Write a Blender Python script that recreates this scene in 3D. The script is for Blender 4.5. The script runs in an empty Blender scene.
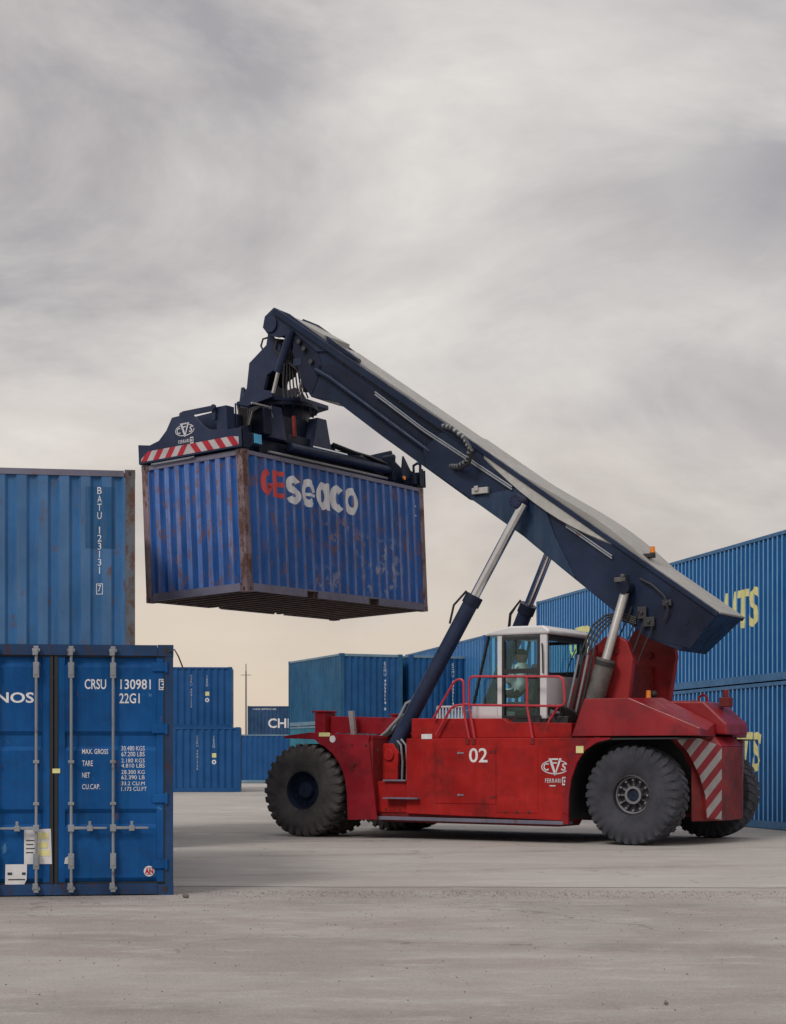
import bpy, bmesh, math, random
from mathutils import Vector, Matrix, noise as mnoise
random.seed(7)
C = bpy.context.scene.collection
PI = math.pi
F = 1700.0; CAMH = 1.44; CX = 393.0; HY = 756.0

# ------------------------------------------------------------------ materials
def newmat(name):
    m = bpy.data.materials.new(name); m.use_nodes = True
    nt = m.node_tree; b = nt.nodes['Principled BSDF']
    return m, nt, b
def N(nt, t, **k):
    n = nt.nodes.new(t)
    for a, v in k.items(): setattr(n, a, v)
    return n
def mixc(nt, fac, a, b, blend='MIX'):
    n = N(nt, 'ShaderNodeMix', data_type='RGBA', blend_type=blend)
    if isinstance(fac, (int, float)): n.inputs[0].default_value = fac
    else: nt.links.new(fac, n.inputs[0])
    for i, c in ((6, a), (7, b)):
        if isinstance(c, (tuple, list)): n.inputs[i].default_value = (*c[:3], 1)
        else: nt.links.new(c, n.inputs[i])
    return n.outputs[2]
def noisef(nt, scale, detail=4, rough=.55, mapping=None, src='Object', seed=0):
    tc = N(nt, 'ShaderNodeTexCoord'); mp = N(nt, 'ShaderNodeMapping')
    mp.inputs['Scale'].default_value = mapping or (1, 1, 1)
    mp.inputs['Location'].default_value = (seed * 3.7, seed * 1.9, seed * 5.3)
    nt.links.new(tc.outputs[src], mp.inputs[0])
    n = N(nt, 'ShaderNodeTexNoise'); n.inputs['Scale'].default_value = scale
    n.inputs['Detail'].default_value = detail; n.inputs['Roughness'].default_value = rough
    nt.links.new(mp.outputs[0], n.inputs['Vector'])
    return n.outputs['Fac']
def ramp(nt, fac, a, b):
    n = N(nt, 'ShaderNodeMapRange'); n.clamp = True
    n.inputs[1].default_value = a; n.inputs[2].default_value = b
    nt.links.new(fac, n.inputs[0]); return n.outputs[0]
def mul(nt, a, b):
    n = N(nt, 'ShaderNodeMath', operation='MULTIPLY')
    for i, v in ((0, a), (1, b)):
        if isinstance(v, (int, float)): n.inputs[i].default_value = v
        else: nt.links.new(v, n.inputs[i])
    return n.outputs[0]
def paint(name, base, vary=.25, streak=.25, streakc=(.25, .27, .30), rust=.3, rustc=(.13, .055, .03), rough=.5, scale=1.0, seed=0, metallic=0., bump=.15, grime=.0, coat=0., spec=.3, scrape=None):
    m, nt, b = newmat(name)
    dark = tuple(c * (1 - vary) for c in base); lite = tuple(min(1, c * (1 + vary) + .01) for c in base)
    col = mixc(nt, ramp(nt, noisef(nt, 1.1 * scale, 5, .6, seed=seed), .3, .7), dark, lite)
    st = ramp(nt, noisef(nt, 3.0 * scale, 5, .65, (4, 4, .35), seed=seed + 1), .47, .75)
    col = mixc(nt, mul(nt, st, streak), col, streakc)
    if grime:
        g = ramp(nt, noisef(nt, 2.2 * scale, 6, .7, seed=seed + 3), .5, .72)
        col = mixc(nt, mul(nt, g, grime), col, (.016, .013, .013))
    if rust:
        r1 = ramp(nt, noisef(nt, 5.0 * scale, 8, .72, (1, 1, .55), seed=seed + 2), .66 - .22 * rust, .74 - .2 * rust)
        col = mixc(nt, mul(nt, r1, .9), col, rustc)
        r2 = ramp(nt, noisef(nt, 22 * scale, 4, .7, (1, 1, .6), seed=seed + 5), .72 - .08 * rust, .78 - .06 * rust)
        col = mixc(nt, mul(nt, r2, .75), col, tuple(c * .8 for c in rustc))
    for (x0, x1, z0_, z1_, sc_c, thr) in (scrape or []):
        tc_ = N(nt, 'ShaderNodeTexCoord'); sp_ = N(nt, 'ShaderNodeSeparateXYZ'); nt.links.new(tc_.outputs['Object'], sp_.inputs[0])
        mk = mul(nt, mul(nt, ramp(nt, sp_.outputs[0], x0, x0 + .5), ramp(nt, sp_.outputs[0], x1, x1 - .5)), mul(nt, ramp(nt, sp_.outputs[2], z0_, z0_ + .35), ramp(nt, sp_.outputs[2], z1_, z1_ - .35)))
        nn = ramp(nt, noisef(nt, 3.4, 7, .68, (1.6, 1, 1), seed=31 + x0), thr, thr + .03)
        col = mixc(nt, mul(nt, mul(nt, mk, nn), .75), col, sc_c)
    nt.links.new(col, b.inputs['Base Color'])
    rr = N(nt, 'ShaderNodeMapRange'); nt.links.new(noisef(nt, 6 * scale, 4, seed=seed + 4), rr.inputs[0])
    rr.inputs[1].default_value = .3; rr.inputs[2].default_value = .7
    rr.inputs[3].default_value = max(.05, rough - .12); rr.inputs[4].default_value = min(1, rough + .18)
    nt.links.new(rr.outputs[0], b.inputs['Roughness'])
    b.inputs['Metallic'].default_value = metallic; b.inputs['Specular IOR Level'].default_value = spec
    if coat: b.inputs['Coat Weight'].default_value = coat; b.inputs['Coat Roughness'].default_value = .2
    if bump:
        bp = N(nt, 'ShaderNodeBump'); bp.inputs['Strength'].default_value = bump; bp.inputs['Distance'].default_value = .02
        nt.links.new(noisef(nt, 2.5 * scale, 5, .6, seed=seed + 6), bp.inputs['Height']); nt.links.new(bp.outputs[0], b.inputs['Normal'])
    return m
def plain(name, col, rough=.6, metallic=0., vary=.15, scale=6, spec=None):
    m, nt, b = newmat(name)
    c = mixc(nt, ramp(nt, noisef(nt, scale, 5, .65), .3, .7), tuple(x * (1 - vary) for x in col), tuple(min(1, x * (1 + vary)) for x in col))
    nt.links.new(c, b.inputs['Base Color']); b.inputs['Roughness'].default_value = rough; b.inputs['Metallic'].default_value = metallic
    if spec is not None: b.inputs['Specular IOR Level'].default_value = spec
    return m
M = {}
M['steel'] = paint('worn_galvanised', (.24, .26, .29), vary=.2, streak=.3, rust=.35, rough=.45, metallic=.35)
M['dsteel'] = plain('dark_steel', (.035, .036, .042), .5, .2)
M['black'] = plain('black_rubber', (.018, .018, .02), .65)
M['hose'] = plain('hose_rubber', (.02, .02, .022), .45)
M['chrome'] = plain('chromed_rod', (.62, .62, .63), .16, 1.0, .08)
M['greyrod'] = paint('dusty_rod', (.42, .41, .40), vary=.15, rust=.1, rough=.35, metallic=.4, streak=.3)
M['greybarrel'] = paint('worn_barrel', (.13, .125, .12), vary=.35, rust=.25, rough=.4, metallic=.3, grime=.5)
M['white'] = plain('white_marking', (.66, .66, .68), .6, 0, .12, 9)
M['whitef'] = paint('faded_white_marking', (.70, .71, .74), vary=.10, streak=.25, streakc=(.42, .45, .55), rust=.12, rough=.6, bump=0)
M['redf'] = paint('faded_red_marking', (.55, .06, .05), vary=.15, streak=.3, streakc=(.2, .12, .2), rust=.1, rough=.6, bump=0)
M['yellow'] = plain('yellow_marking', (.64, .62, .28), .6)
M['yellowp'] = plain('pale_yellow_marking', (.68, .64, .30), .6)
M['paper'] = plain('paper_sticker', (.62, .62, .64), .7)
M['hred'] = paint('reflective_red', (.40, .012, .03), vary=.15, streak=.1, streakc=(.2, .04, .05), rust=.0, rough=.5, bump=0, grime=.3)
M['hwhite'] = paint('reflective_white', (.46, .44, .45), vary=.1, streak=.4, streakc=(.33, .31, .32), rust=.0, rough=.5, bump=0, grime=.3)
M['hredd'] = paint('faded_reflective_red', (.22, .010, .02), vary=.2, streak=.2, streakc=(.12, .03, .03), rust=.0, rough=.6, bump=0, grime=.5)
M['hwhited'] = paint('faded_reflective_white', (.30, .285, .29), vary=.12, streak=.4, streakc=(.22, .20, .21), rust=.0, rough=.6, bump=0, grime=.4)
M['gasket'] = plain('door_gasket', (.015, .016, .02), .7)
M['navy'] = paint('navy_machine_paint', (.015, .025, .062), vary=.25, streak=.08, streakc=(.06, .07, .11), rust=.0, rough=.38, bump=.05, grime=.25, spec=.2)
M['bluepatch'] = paint('blue_tinted_paint', (.006, .026, .066), vary=.2, streak=.08, rust=.0, rough=.35, bump=.03)
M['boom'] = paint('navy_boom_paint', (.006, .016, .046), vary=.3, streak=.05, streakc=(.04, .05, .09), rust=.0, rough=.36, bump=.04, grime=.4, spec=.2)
M['boomtop'] = paint('boom_top_painted_sheen', (.27, .265, .255), vary=.08, streak=.15, streakc=(.3, .3, .3), rust=.0, rough=.45, bump=.03)  # pale grey paints the sky's reflection onto the navy boom top
M['navyd'] = paint('oily_and_shade_navy_paint', (.008, .014, .034), vary=.3, streak=.1, streakc=(.02, .028, .05), rust=.0, rough=.45, grime=.25, spec=.15, bump=.1)  # oily dark navy; also paints shade onto the boom web and head
M['red'] = paint('red_machine_paint', (.34, .010, .009), vary=.3, streak=.30, streakc=(.14, .015, .018), rust=.0, rough=.42, bump=.05, grime=.6, spec=.2)
M['redp'] = paint('clean_red_paint', (.235, .006, .012), vary=.25, streak=.2, streakc=(.20, .02, .03), rust=.0, rough=.36, bump=.05, grime=.6, coat=.25)
M['redd'] = paint('oily_red_paint', (.17, .010, .010), vary=.35, streak=.2, streakc=(.05, .02, .02), rust=.1, rough=.5, grime=.8)
M['redt'] = paint('greasy_red_paint', (.26, .012, .014), vary=.3, streak=.15, streakc=(.10, .02, .02), rust=.0, rough=.45, grime=.85, bump=.04)
M['rail'] = plain('red_rail_paint', (.42, .03, .05), .4)
M['cab'] = plain('white_cab_paint', (.60, .60, .62), .4, 0, .08, 3)
M['cabtrim'] = plain('cab_trim', (.02, .022, .025), .5)
M['amber'] = plain('amber_lens', (.75, .22, .02), .25)
M['lamp'] = plain('lamp_lens', (.10, .42, .70), .25)
M['skin'] = plain('skin', (.33, .18, .13), .6); M['shirt'] = plain('pale_shirt', (.8, .8, .8), .8)
M['hair'] = plain('dark_hair', (.03, .02, .018), .8); M['trouser'] = plain('dark_trousers', (.03, .035, .05), .8)
M['wood'] = paint('container_floor', (.06, .038, .028), vary=.4, rust=.3, rough=.8)
M['under'] = paint('underside_steel', (.085, .055, .045), vary=.3, rust=.5, rough=.75)
M['logo'] = plain('pale_logo', (.55, .55, .58), .6)
def tyre_mat(c1=(.032, .028, .029), c2=(.088, .080, .078)):
    m, nt, b = newmat('dusty_tyre')
    c = mixc(nt, ramp(nt, noisef(nt, 3, 6, .65), .35, .7), c1, c2)
    nt.links.new(c, b.inputs['Base Color']); b.inputs['Roughness'].default_value = .85
    bp = N(nt, 'ShaderNodeBump'); bp.inputs['Strength'].default_value = .3; bp.inputs['Distance'].default_value = .01
    nt.links.new(noisef(nt, 25, 4), bp.inputs['Height']); nt.links.new(bp.outputs[0], b.inputs['Normal'])
    return m
M['tyre'] = tyre_mat(); M['tyre_rear'] = tyre_mat((.022, .023, .030), (.055, .057, .074))
def glass_mat():
    m, nt, b = newmat('green_tinted_glass')
    nt.nodes.remove(b); out = nt.nodes['Material Output']
    tr = N(nt, 'ShaderNodeBsdfTransparent'); tr.inputs[0].default_value = (.87, .985, .985, 1)
    gl = N(nt, 'ShaderNodeBsdfGlossy'); gl.inputs['Roughness'].default_value = .03; gl.inputs[0].default_value = (.75, 1, 1, 1)
    fr = N(nt, 'ShaderNodeMapRange'); lw = N(nt, 'ShaderNodeLayerWeight'); pw_ = N(nt, 'ShaderNodeMath', operation='POWER'); nt.links.new(lw.outputs['Facing'], pw_.inputs[0]); pw_.inputs[1].default_value = 4; nt.links.new(pw_.outputs[0], fr.inputs[0]); fr.inputs[3].default_value = .03; fr.inputs[4].default_value = .35
    mx = N(nt, 'ShaderNodeMixShader'); nt.links.new(fr.outputs[0], mx.inputs[0])
    nt.links.new(tr.outputs[0], mx.inputs[1]); nt.links.new(gl.outputs[0], mx.inputs[2]); nt.links.new(mx.outputs[0], out.inputs[0])
    return m
M['glass'] = glass_mat()
M['hubgrey'] = plain('dusty_hub', (.17, .17, .19), .55, .1)

# ------------------------------------------------------------------ mesh helpers
class MB:
    def __init__(s): s.bm = bmesh.new(); s.mi = 0
    def face(s, vs):
        try:
            f = s.bm.faces.new(vs); f.material_index = s.mi; return f
        except ValueError: return None
    def hexa(s, p):     # 8 points: bottom 4 ccw, top 4 ccw
        v = [s.bm.verts.new(q) for q in p]
        for q in ((3, 2, 1, 0), (4, 5, 6, 7), (0, 1, 5, 4), (1, 2, 6, 5), (2, 3, 7, 6), (3, 0, 4, 7)): s.face([v[i] for i in q])
        return s
    def box(s, a, b):
        (x0, y0, z0), (x1, y1, z1) = a, b
        return s.hexa([(x0, y0, z0), (x1, y0, z0), (x1, y1, z0), (x0, y1, z0), (x0, y0, z1), (x1, y0, z1), (x1, y1, z1), (x0, y1, z1)])
    def prism(s, pts, y0, y1, plane='xz'):      # polygon in xz extruded along y (or xy along z, yz along x)
        def P(a, b, c): return {'xz': (a, c, b), 'xy': (a, b, c), 'yz': (c, a, b)}[plane]
        A = [s.bm.verts.new(P(a, b, y0)) for a, b in pts]; B = [s.bm.verts.new(P(a, b, y1)) for a, b in pts]
        s.face(A); s.face(B[::-1]); n = len(pts)
        for i in range(n): s.face([A[i], B[i], B[(i + 1) % n], A[(i + 1) % n]])
        return s
    def rings(s, rings, cap=True, close=False):
        R = [[s.bm.verts.new(p) for p in r] for r in rings]
        n = len(R[0]); m = len(R)
        for i in range(m if close else m - 1):
            A, B = R[i], R[(i + 1) % m]
            for k in range(n): s.face([A[k], A[(k + 1) % n], B[(k + 1) % n], B[k]])
        if cap and not close: s.face(R[0][::-1]); s.face(R[-1])
        return s
    def cyl(s, p0, p1, r0, r1=None, seg=16):
        p0, p1 = Vector(p0), Vector(p1); r1 = r0 if r1 is None else r1
        d = (p1 - p0).normalized(); u = d.orthogonal().normalized(); w = d.cross(u)
        f = lambda c, r: [c + r * (math.cos(2 * PI * k / seg) * u + math.sin(2 * PI * k / seg) * w) for k in range(seg)]
        return s.rings([f(p0, r0), f(p1, r1)])
    def tube(s, path, r, seg=8):
        P = [Vector(p) for p in path]; rings = []; u = None
        for i, p in enumerate(P):
            d = ((P[min(i + 1, len(P) - 1)] - p).normalized() + (p - P[max(i - 1, 0)]).normalized())
            if d.length < 1e-6: d = Vector((0, 0, 1))
            d.normalize()
            u = d.orthogonal().normalized() if u is None else (u - d * u.dot(d)).normalized()
            w = d.cross(u); rings.append([p + r * (math.cos(2 * PI * k / seg) * u + math.sin(2 * PI * k / seg) * w) for k in range(seg)])
        return s.rings(rings)
    def lathe(s, prof, c, axis, seg=32):        # prof (radius, offset along axis), closed loop
        c = Vector(c); d = Vector(axis).normalized(); u = d.orthogonal().normalized(); w = d.cross(u)
        R = []
        for k in range(seg):
            a = 2 * PI * k / seg; e = math.cos(a) * u + math.sin(a) * w
            R.append([c + e * r + d * o for r, o in prof])
        return s.rings(R, close=True)
    def sphere(s, c, r, sc=(1, 1, 1), seg=12):
        mt = Matrix.Translation(c) @ Matrix.Diagonal((*[r * q for q in sc], 1))
        ret = bmesh.ops.create_uvsphere(s.bm, u_segments=seg, v_segments=seg // 2 + 2, radius=1, matrix=mt)
        for v in ret['verts']:
            for f in v.link_faces: f.material_index = s.mi
        return s
    def build(s, name, mats, parent=None, bevel=0, smooth=False, label=None):
        bmesh.ops.remove_doubles(s.bm, verts=s.bm.verts, dist=1e-5)
        bmesh.ops.recalc_face_normals(s.bm, faces=s.bm.faces)
        me = bpy.data.meshes.new(name); s.bm.to_mesh(me); s.bm.free()
        for m in (mats if isinstance(mats, (list, tuple)) else [mats]): me.materials.append(M[m] if isinstance(m, str) else m)
        o = bpy.data.objects.new(name, me); C.objects.link(o)
        if parent: o.parent = parent
        if smooth:
            for p in me.polygons: p.use_smooth = True
            me.set_sharp_from_angle(angle=math.radians(38))
        if bevel:
            b = o.modifiers.new('edge', 'BEVEL'); b.width = bevel; b.segments = 2; b.limit_method = 'ANGLE'; b.angle_limit = math.radians(35); b.harden_normals = False
        if label: o['label'] = label
        return o
def tag(o, label=None, cat=None, group=None, kind=None):
    if label: o['label'] = label
    if cat: o['category'] = cat
    if group: o['group'] = group
    if kind: o['kind'] = kind
    return o
def empty(name, loc=(0, 0, 0), rz=0, mat=None):
    o = bpy.data.objects.new(name, None); C.objects.link(o); o.empty_display_size = .3
    if mat is not None: o.matrix_world = mat
    else: o.location = loc; o.rotation_euler = (0, 0, rz)
    return o
def copy_tree(o, parent=None):
    c = o.copy(); C.objects.link(c); c.parent = parent
    for ch in [k for k in ALLOBJ() if k.parent == o]: copy_tree(ch, c)
    return c
def ALLOBJ(): return list(C.objects)

# text -> list of polygons, 2D
_tc = {}
def text_faces(txt, w=None, h=None, bold=0.0, space=1.0, shear=0.0, sides=False):
    cu = bpy.data.curves.new('t', 'FONT'); cu.body = txt; cu.size = 1; cu.offset = bold; cu.space_character = space; cu.shear = shear
    cu.resolution_u = 3; cu.fill_mode = 'FRONT'
    ob = bpy.data.objects.new('t', cu); C.objects.link(ob)
    dg = bpy.context.evaluated_depsgraph_get(); me = ob.evaluated_get(dg).to_mesh()
    vs = [(v.co.x, v.co.y) for v in me.vertices]; fs = [list(p.vertices) for p in me.polygons]
    ob.to_mesh_clear(); bpy.data.objects.remove(ob); bpy.data.curves.remove(cu)
    x0 = min(v[0] for v in vs); x1 = max(v[0] for v in vs); y0 = min(v[1] for v in vs); y1 = max(v[1] for v in vs)
    sx = (w / (x1 - x0)) if w else None; sy = (h / (y1 - y0)) if h else None
    if sx is None: sx = sy
    if sy is None: sy = sx
    return [((x - x0) * sx, (y - y0) * sy) for x, y in vs], fs
def marking(items, mapf, mats, name, parent, breaks=None, label=None):
    """items: list of (verts2d, faces, dx, dy, matindex); mapf(tx,ty)->3D point; breaks: x positions where the wall folds"""
    bm = bmesh.new()
    for vs, fs, dx, dy, mi in items:
        V = [bm.verts.new((x + dx, y + dy, 0)) for x, y in vs]
        for f in fs:
            try:
                q = bm.faces.new([V[i] for i in f]); q.material_index = mi
            except ValueError: pass
    if breaks:
        xs = [v.co.x for v in bm.verts]; lo, hi = min(xs), max(xs)
        for b in breaks:
            if lo < b < hi:
                bmesh.ops.bisect_plane(bm, geom=bm.verts[:] + bm.edges[:] + bm.faces[:], dist=1e-6, plane_co=(b, 0, 0), plane_no=(1, 0, 0))
    for v in bm.verts: v.co = mapf(v.co.x, v.co.y)
    me = bpy.data.meshes.new(name); bm.to_mesh(me); bm.free()
    for m in mats: me.materials.append(M[m])
    o = bpy.data.objects.new(name, me); C.objects.link(o); o.parent = parent
    if label: o['label'] = label
    return o
def rect2(x0, y0, x1, y1, mi=0): return ([(x0, y0), (x1, y0), (x1, y1), (x0, y1)], [[0, 1, 2, 3]], 0, 0, mi)
def poly2(pts, mi=0): return (pts, [list(range(len(pts)))], 0, 0, mi)
def ring2(cx, cy, rx, ry, t, mi=0, a0=0, a1=2 * PI, n=28):
    vs = []; fs = []
    for k in range(n + 1):
        a = a0 + (a1 - a0) * k / n
        vs += [(cx + rx * math.cos(a), cy + ry * math.sin(a)), (cx + (rx - t) * math.cos(a), cy + (ry - t) * math.sin(a))]
    for k in range(n): fs.append([2 * k, 2 * k + 1, 2 * k + 3, 2 * k + 2])
    return (vs, fs, 0, 0, mi)
def T2(txt, x, y, w=None, h=None, mi=0, **k):
    vs, fs = text_faces(txt, w, h, **k); return (vs, fs, x, y, mi)
def vertical_text(txt, x, ytop, lw, lh, pitch, mi=0):
    out = []; y = ytop
    for ch in txt:
        if ch == ' ': y -= pitch * .7; continue
        vs, fs = text_faces(ch, None, lh); w = max(v[0] for v in vs); s = min(1, lw / w) if w > 0 else 1
        vs = [(a * s - w * s / 2, b) for a, b in vs]
        out.append((vs, fs, x, y - lh, mi)); y -= pitch
    return out
def oval_logo(cx, cy, w, mi=0, sub=True):
    """oval ring, C V S lettering, small line of text and a little shield"""
    h = w * .46; it = []
    it.append(ring2(cx, cy, w * .5, h * .52, w * .035, mi, PI * .62, PI * 2.02))
    it.append(ring2(cx, cy, w * .5, h * .52, w * .03, mi, PI * .12, PI * .42))
    it.append(T2('C', cx - w * .42, cy - h * .26, h=h * .54, w=w * .19, mi=mi, bold=.02))
    V = [(cx - w * .24, cy + h * .66), (cx + w * .26, cy + h * .66), (cx + w * .26, cy + h * .56), (cx + w * .16, cy + h * .56), (cx, cy - h * .30), (cx - w * .13, cy + h * .40), (cx - w * .21, cy + h * .40)]
    it.append(poly2([(cx - w * .24, cy + h * .62), (cx - w * .13, cy + h * .62), (cx + w * .01, cy - h * .28), (cx, cy - h * .62), (cx - w * .02, cy - h * .60)], mi))
    it.append(poly2([(cx + w * .012, cy - h * .62), (cx + w * .022, cy - h * .28), (cx + w * .15, cy + h * .62), (cx + w * .24, cy + h * .62)], mi))
    it.append(rect2(cx - w * .115, cy + h * .50, cx + w * .115, cy + h * .62, mi)); it.append(rect2(cx - w * .07, cy + h * .24, cx + w * .07, cy + h * .34, mi))
    it.append(T2('S', cx + w * .22, cy - h * .26, h=h * .54, w=w * .2, mi=mi, bold=.02, shear=.2))
    if sub:
        it.append(T2('FERRARI', cx - w * .36, cy - h * 1.12, w=w * .58, h=h * .3, mi=mi, bold=.012, space=1.15))
        sx, sy = cx + w * .26, cy - h * 1.3
        it += [rect2(sx, sy, sx + w * .03, sy + h * .6, mi), rect2(sx + w * .14, sy, sx + w * .17, sy + h * .6, mi), rect2(sx + w * .03, sy + h * .5, sx + w * .14, sy + h * .6, mi), rect2(sx + w * .03, sy, sx + w * .14, sy + h * .12, mi), poly2([(sx + w * .05, sy + h * .3), (sx + w * .085, sy + h * .16), (sx + w * .12, sy + h * .3), (sx + w * .085, sy + h * .44)], mi)]
        it.append(rect2(cx - w * .2, cy - h * 1.38, cx + w * .02, cy - h * 1.3, mi))
    return it

# ------------------------------------------------------------------ shipping containers
W = 2.438
GRP = 'shipping containers in the yard'
def prof_breaks(s0, s1, pitch, amp, fr=(.14, .38, .64, .88)):
    """list of (s, depth): crest (depth 0), slope, trough (depth amp), slope"""
    n = max(1, round((s1 - s0) / pitch)); p = (s1 - s0) / n; out = [(s0, 0.)]
    for k in range(n):
        b = s0 + k * p
        out += [(b + fr[0] * p, 0.), (b + fr[1] * p, amp), (b + fr[2] * p, amp), (b + fr[3] * p, 0.)]
    out.append((s1, 0.)); return out
def depth_at(br, s):
    for (a, da), (b, db) in zip(br, br[1:]):
        if a <= s <= b: return da + (db - da) * (s - a) / max(1e-9, b - a)
    return 0.
def wall(mp, br, z0, z1, back, name, mats, parent):
    mb = MB(); n = len(br)
    Af = [mb.bm.verts.new(mp(s, d, z0)) for s, d in br]; Bf = [mb.bm.verts.new(mp(s, d, z1)) for s, d in br]
    for i in range(n - 1):
        f = mb.face([Af[i], Af[i + 1], Bf[i + 1], Bf[i]])
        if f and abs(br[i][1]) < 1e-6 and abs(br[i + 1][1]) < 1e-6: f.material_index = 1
    b0 = mb.bm.verts.new(mp(br[0][0], back, z0)); b1 = mb.bm.verts.new(mp(br[-1][0], back, z0))
    t0 = mb.bm.verts.new(mp(br[0][0], back, z1)); t1 = mb.bm.verts.new(mp(br[-1][0], back, z1))
    mb.face([b1, b0, t0, t1]); mb.face([Af[0], Bf[0], t0, b0]); mb.face([Af[-1], b1, t1, Bf[-1]])
    mb.face(Af[::-1] + [b0, b1]); mb.face(Bf + [t1, t0])
    return mb.build(name, mats, parent)
def container(name, mat, L=6.058, H=2.591, paint_m='', crest=None, post=None, door0=False, detail=2, pitch=.278, amp=.036, epitch=.26, eamp=.044, rail=None, pockets=False, under=False):
    root = empty(name, mat=mat)
    pm = paint_m; cm = crest or pm; po = post or pm; rl = rail or pm
    pw = .16; g = .012
    zb, zt = .165, H - .085
    root['br'] = 0; del root['br']
    info = {}
    sb = prof_breaks(pw * .75, L - pw * .75, pitch, amp); eb = prof_breaks(pw * .7, W - pw * .7, epitch, eamp, (.22, .36, .64, .78))
    info['side'] = sb; info['end'] = eb
    wall(lambda s, d, z: (s, g + d, z), sb, zb, zt, .07, 'side_wall', [pm, cm], root)
    wall(lambda s, d, z: (s, W - g - d, z), sb, zb, zt, .07, 'side_wall', [pm, cm], root)
    wall(lambda s, d, z: (L - g - d, s, z), eb, zb, zt - .02, .08, 'end_wall', [pm, cm], root)
    if not door0: wall(lambda s, d, z: (g + d, s, z), eb, zb, zt - .02, .08, 'end_wall', [pm, cm], root)
    # roof and floor
    mb = MB(); nb = int((L - .4) / .4); mb.box((.1, .05, H - .055), (L - .1, W - .05, H - .03))
    for k in range(nb): x = .25 + k * (L - .5) / nb; mb.box((x, .15, H - .031), (x + .16, W - .15, H - .012))
    mb.build('roof', pm, root)
    mb = MB(); mb.box((.08, .06, .125), (L - .08, W - .06, .16)); mb.build('floor', 'wood', root)
    if under:
        nx = 19
        for k in range(nx):
            x = .22 + k * (L - .48) / (nx - 1); mb = MB(); mb.box((x, .05, .03), (x + .045, W - .05, .124)); mb.box((x, .05, .022), (x + .10, W - .05, .0299)); mb.build('cross_member', 'under', root)
    # rails
    for y in (0, 1):
        mb = MB(); y0, y1 = ((.004, .066) if y == 0 else (W - .066, W - .004))
        mb.box((.17, y0, H - .085 + .002), (L - .17, y1, H - .012)); mb.build('top_side_rail', rl, root)
        mb = MB()
        y0, y1 = ((.006, .055) if y == 0 else (W - .055, W - .006))
        if pockets:
            a, b = L / 2 - 1.03, L / 2 + 1.03; hw = .18
            for s0, s1 in ((.17, a - hw), (a + hw, b - hw), (b + hw, L - .17)): mb.box((s0, y0, .018), (s1, y1, .163))
            for c in (a, b): mb.box((c - hw, y0 + .0, .135), (c + hw, y1, .1628))
        else: mb.box((.17, y0, .018), (L - .17, y1, .163))
        mb.build('bottom_side_rail', rl, root)
    for x in (0, 1):
        if x == 0 and door0: continue
        x0, x1 = ((.004, .066) if x == 0 else (L - .066, L - .004))
        mb = MB(); mb.box((x0, .17, H - .105), (x1, W - .17, H - .014)); mb.build('top_end_rail', rl, root)
        mb = MB(); mb.box((x0, .17, .018), (x1, W - .17, .163)); mb.build('bottom_end_rail', rl, root)
    # posts and castings
    for ix in (0, 1):
        for iy in (0, 1):
            X = (lambda t: t) if ix == 0 else (lambda t: L - t)
            Y = (lambda t: t) if iy == 0 else (lambda t: W - t)
            pq = .085 if (door0 and ix == 0) else pw * .9
            mb = MB(); mb.prism([(X(.003), Y(.003)), (X(pw), Y(.003)), (X(pw), Y(.03)), (X(.05), Y(.05)), (X(.03), Y(pq)), (X(.003), Y(pq))], .118, H - .118, 'xy')
            p = mb.build('corner_post', po, root)
            if detail >= 1:
                for iz in (0, 1):
                    Z = (lambda t: t) if iz == 0 else (lambda t: H - t)
                    mb = MB(); mb.box([min(X(0), X(.178)), min(Y(0), Y(.162)), min(Z(0), Z(.118))], [max(X(0), X(.178)), max(Y(0), Y(.162)), max(Z(0), Z(.118))])
                    mb.mi = 1    # dark oval holes, 2 mm proud
                    def oval(mapq):
                        vs = [mb.bm.verts.new(mapq(.022 * math.cos(a) * 1.1, .036 * math.sin(a) * 1.1)) for a in [2 * PI * k / 12 for k in range(12)]]; mb.face(vs)
                    if detail >= 2:
                        oval(lambda a, b: (X(.089) + a, Y(-.002), Z(.058) + b)); oval(lambda a, b: (X(-.002), Y(.082) + a, Z(.058) + b))
                    mb.build('corner_casting', [po, 'black'], p)
    info['L'] = L; info['H'] = H
    return root, info
def side_map(info): return lambda x, z: (x, .012 + depth_at(info['side'], x) - .003, z)
def endL_map(info): return lambda y, z: (info['L'] - .012 - depth_at(info['end'], y) + .003, y, z)
def end0_map(info): return lambda t, z: (.012 + depth_at(info['end'], W - t) - .003, W - t, z)
def brk(info, which): return [s for s, d in info[which]] if which != 'end0' else [W - s for s, d in info['end']]
def place(x, y, z, deg): return Matrix.Translation((x, y, z)) @ Matrix.Rotation(math.radians(deg), 4, 'Z')

# paints
blues = {}
def bluep(key, base, **k):
    M[key] = paint(key.replace(' ', '_'), base, **k); return key
bluep('held_blue', (.008, .080, .30), vary=.2, streak=.30, streakc=(.10, .14, .33), rust=.5, rustc=(.16, .075, .05), rough=.5, seed=1, scrape=[(3.4, 5.3, .1, 1.5, (.30, .31, .36), .54), (1.6, 3.3, .05, .75, (.27, .29, .35), .55), (2.2, 4.0, .8, 1.9, (.26, .17, .19), .58)])
bluep('held_crest', (.07, .15, .40), vary=.3, streak=.9, streakc=(.26, .25, .38), rust=.65, rustc=(.17, .09, .07), rough=.6, seed=2, scrape=[(3.4, 5.3, .1, 1.5, (.30, .31, .36), .54), (1.6, 3.3, .05, .75, (.27, .29, .35), .55), (2.2, 4.0, .8, 1.9, (.26, .17, .19), .58)])
bluep('held_post', (.17, .12, .14), vary=.3, streak=.6, streakc=(.34, .27, .25), rust=.85, rustc=(.085, .040, .026), rough=.75, seed=3)
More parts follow.
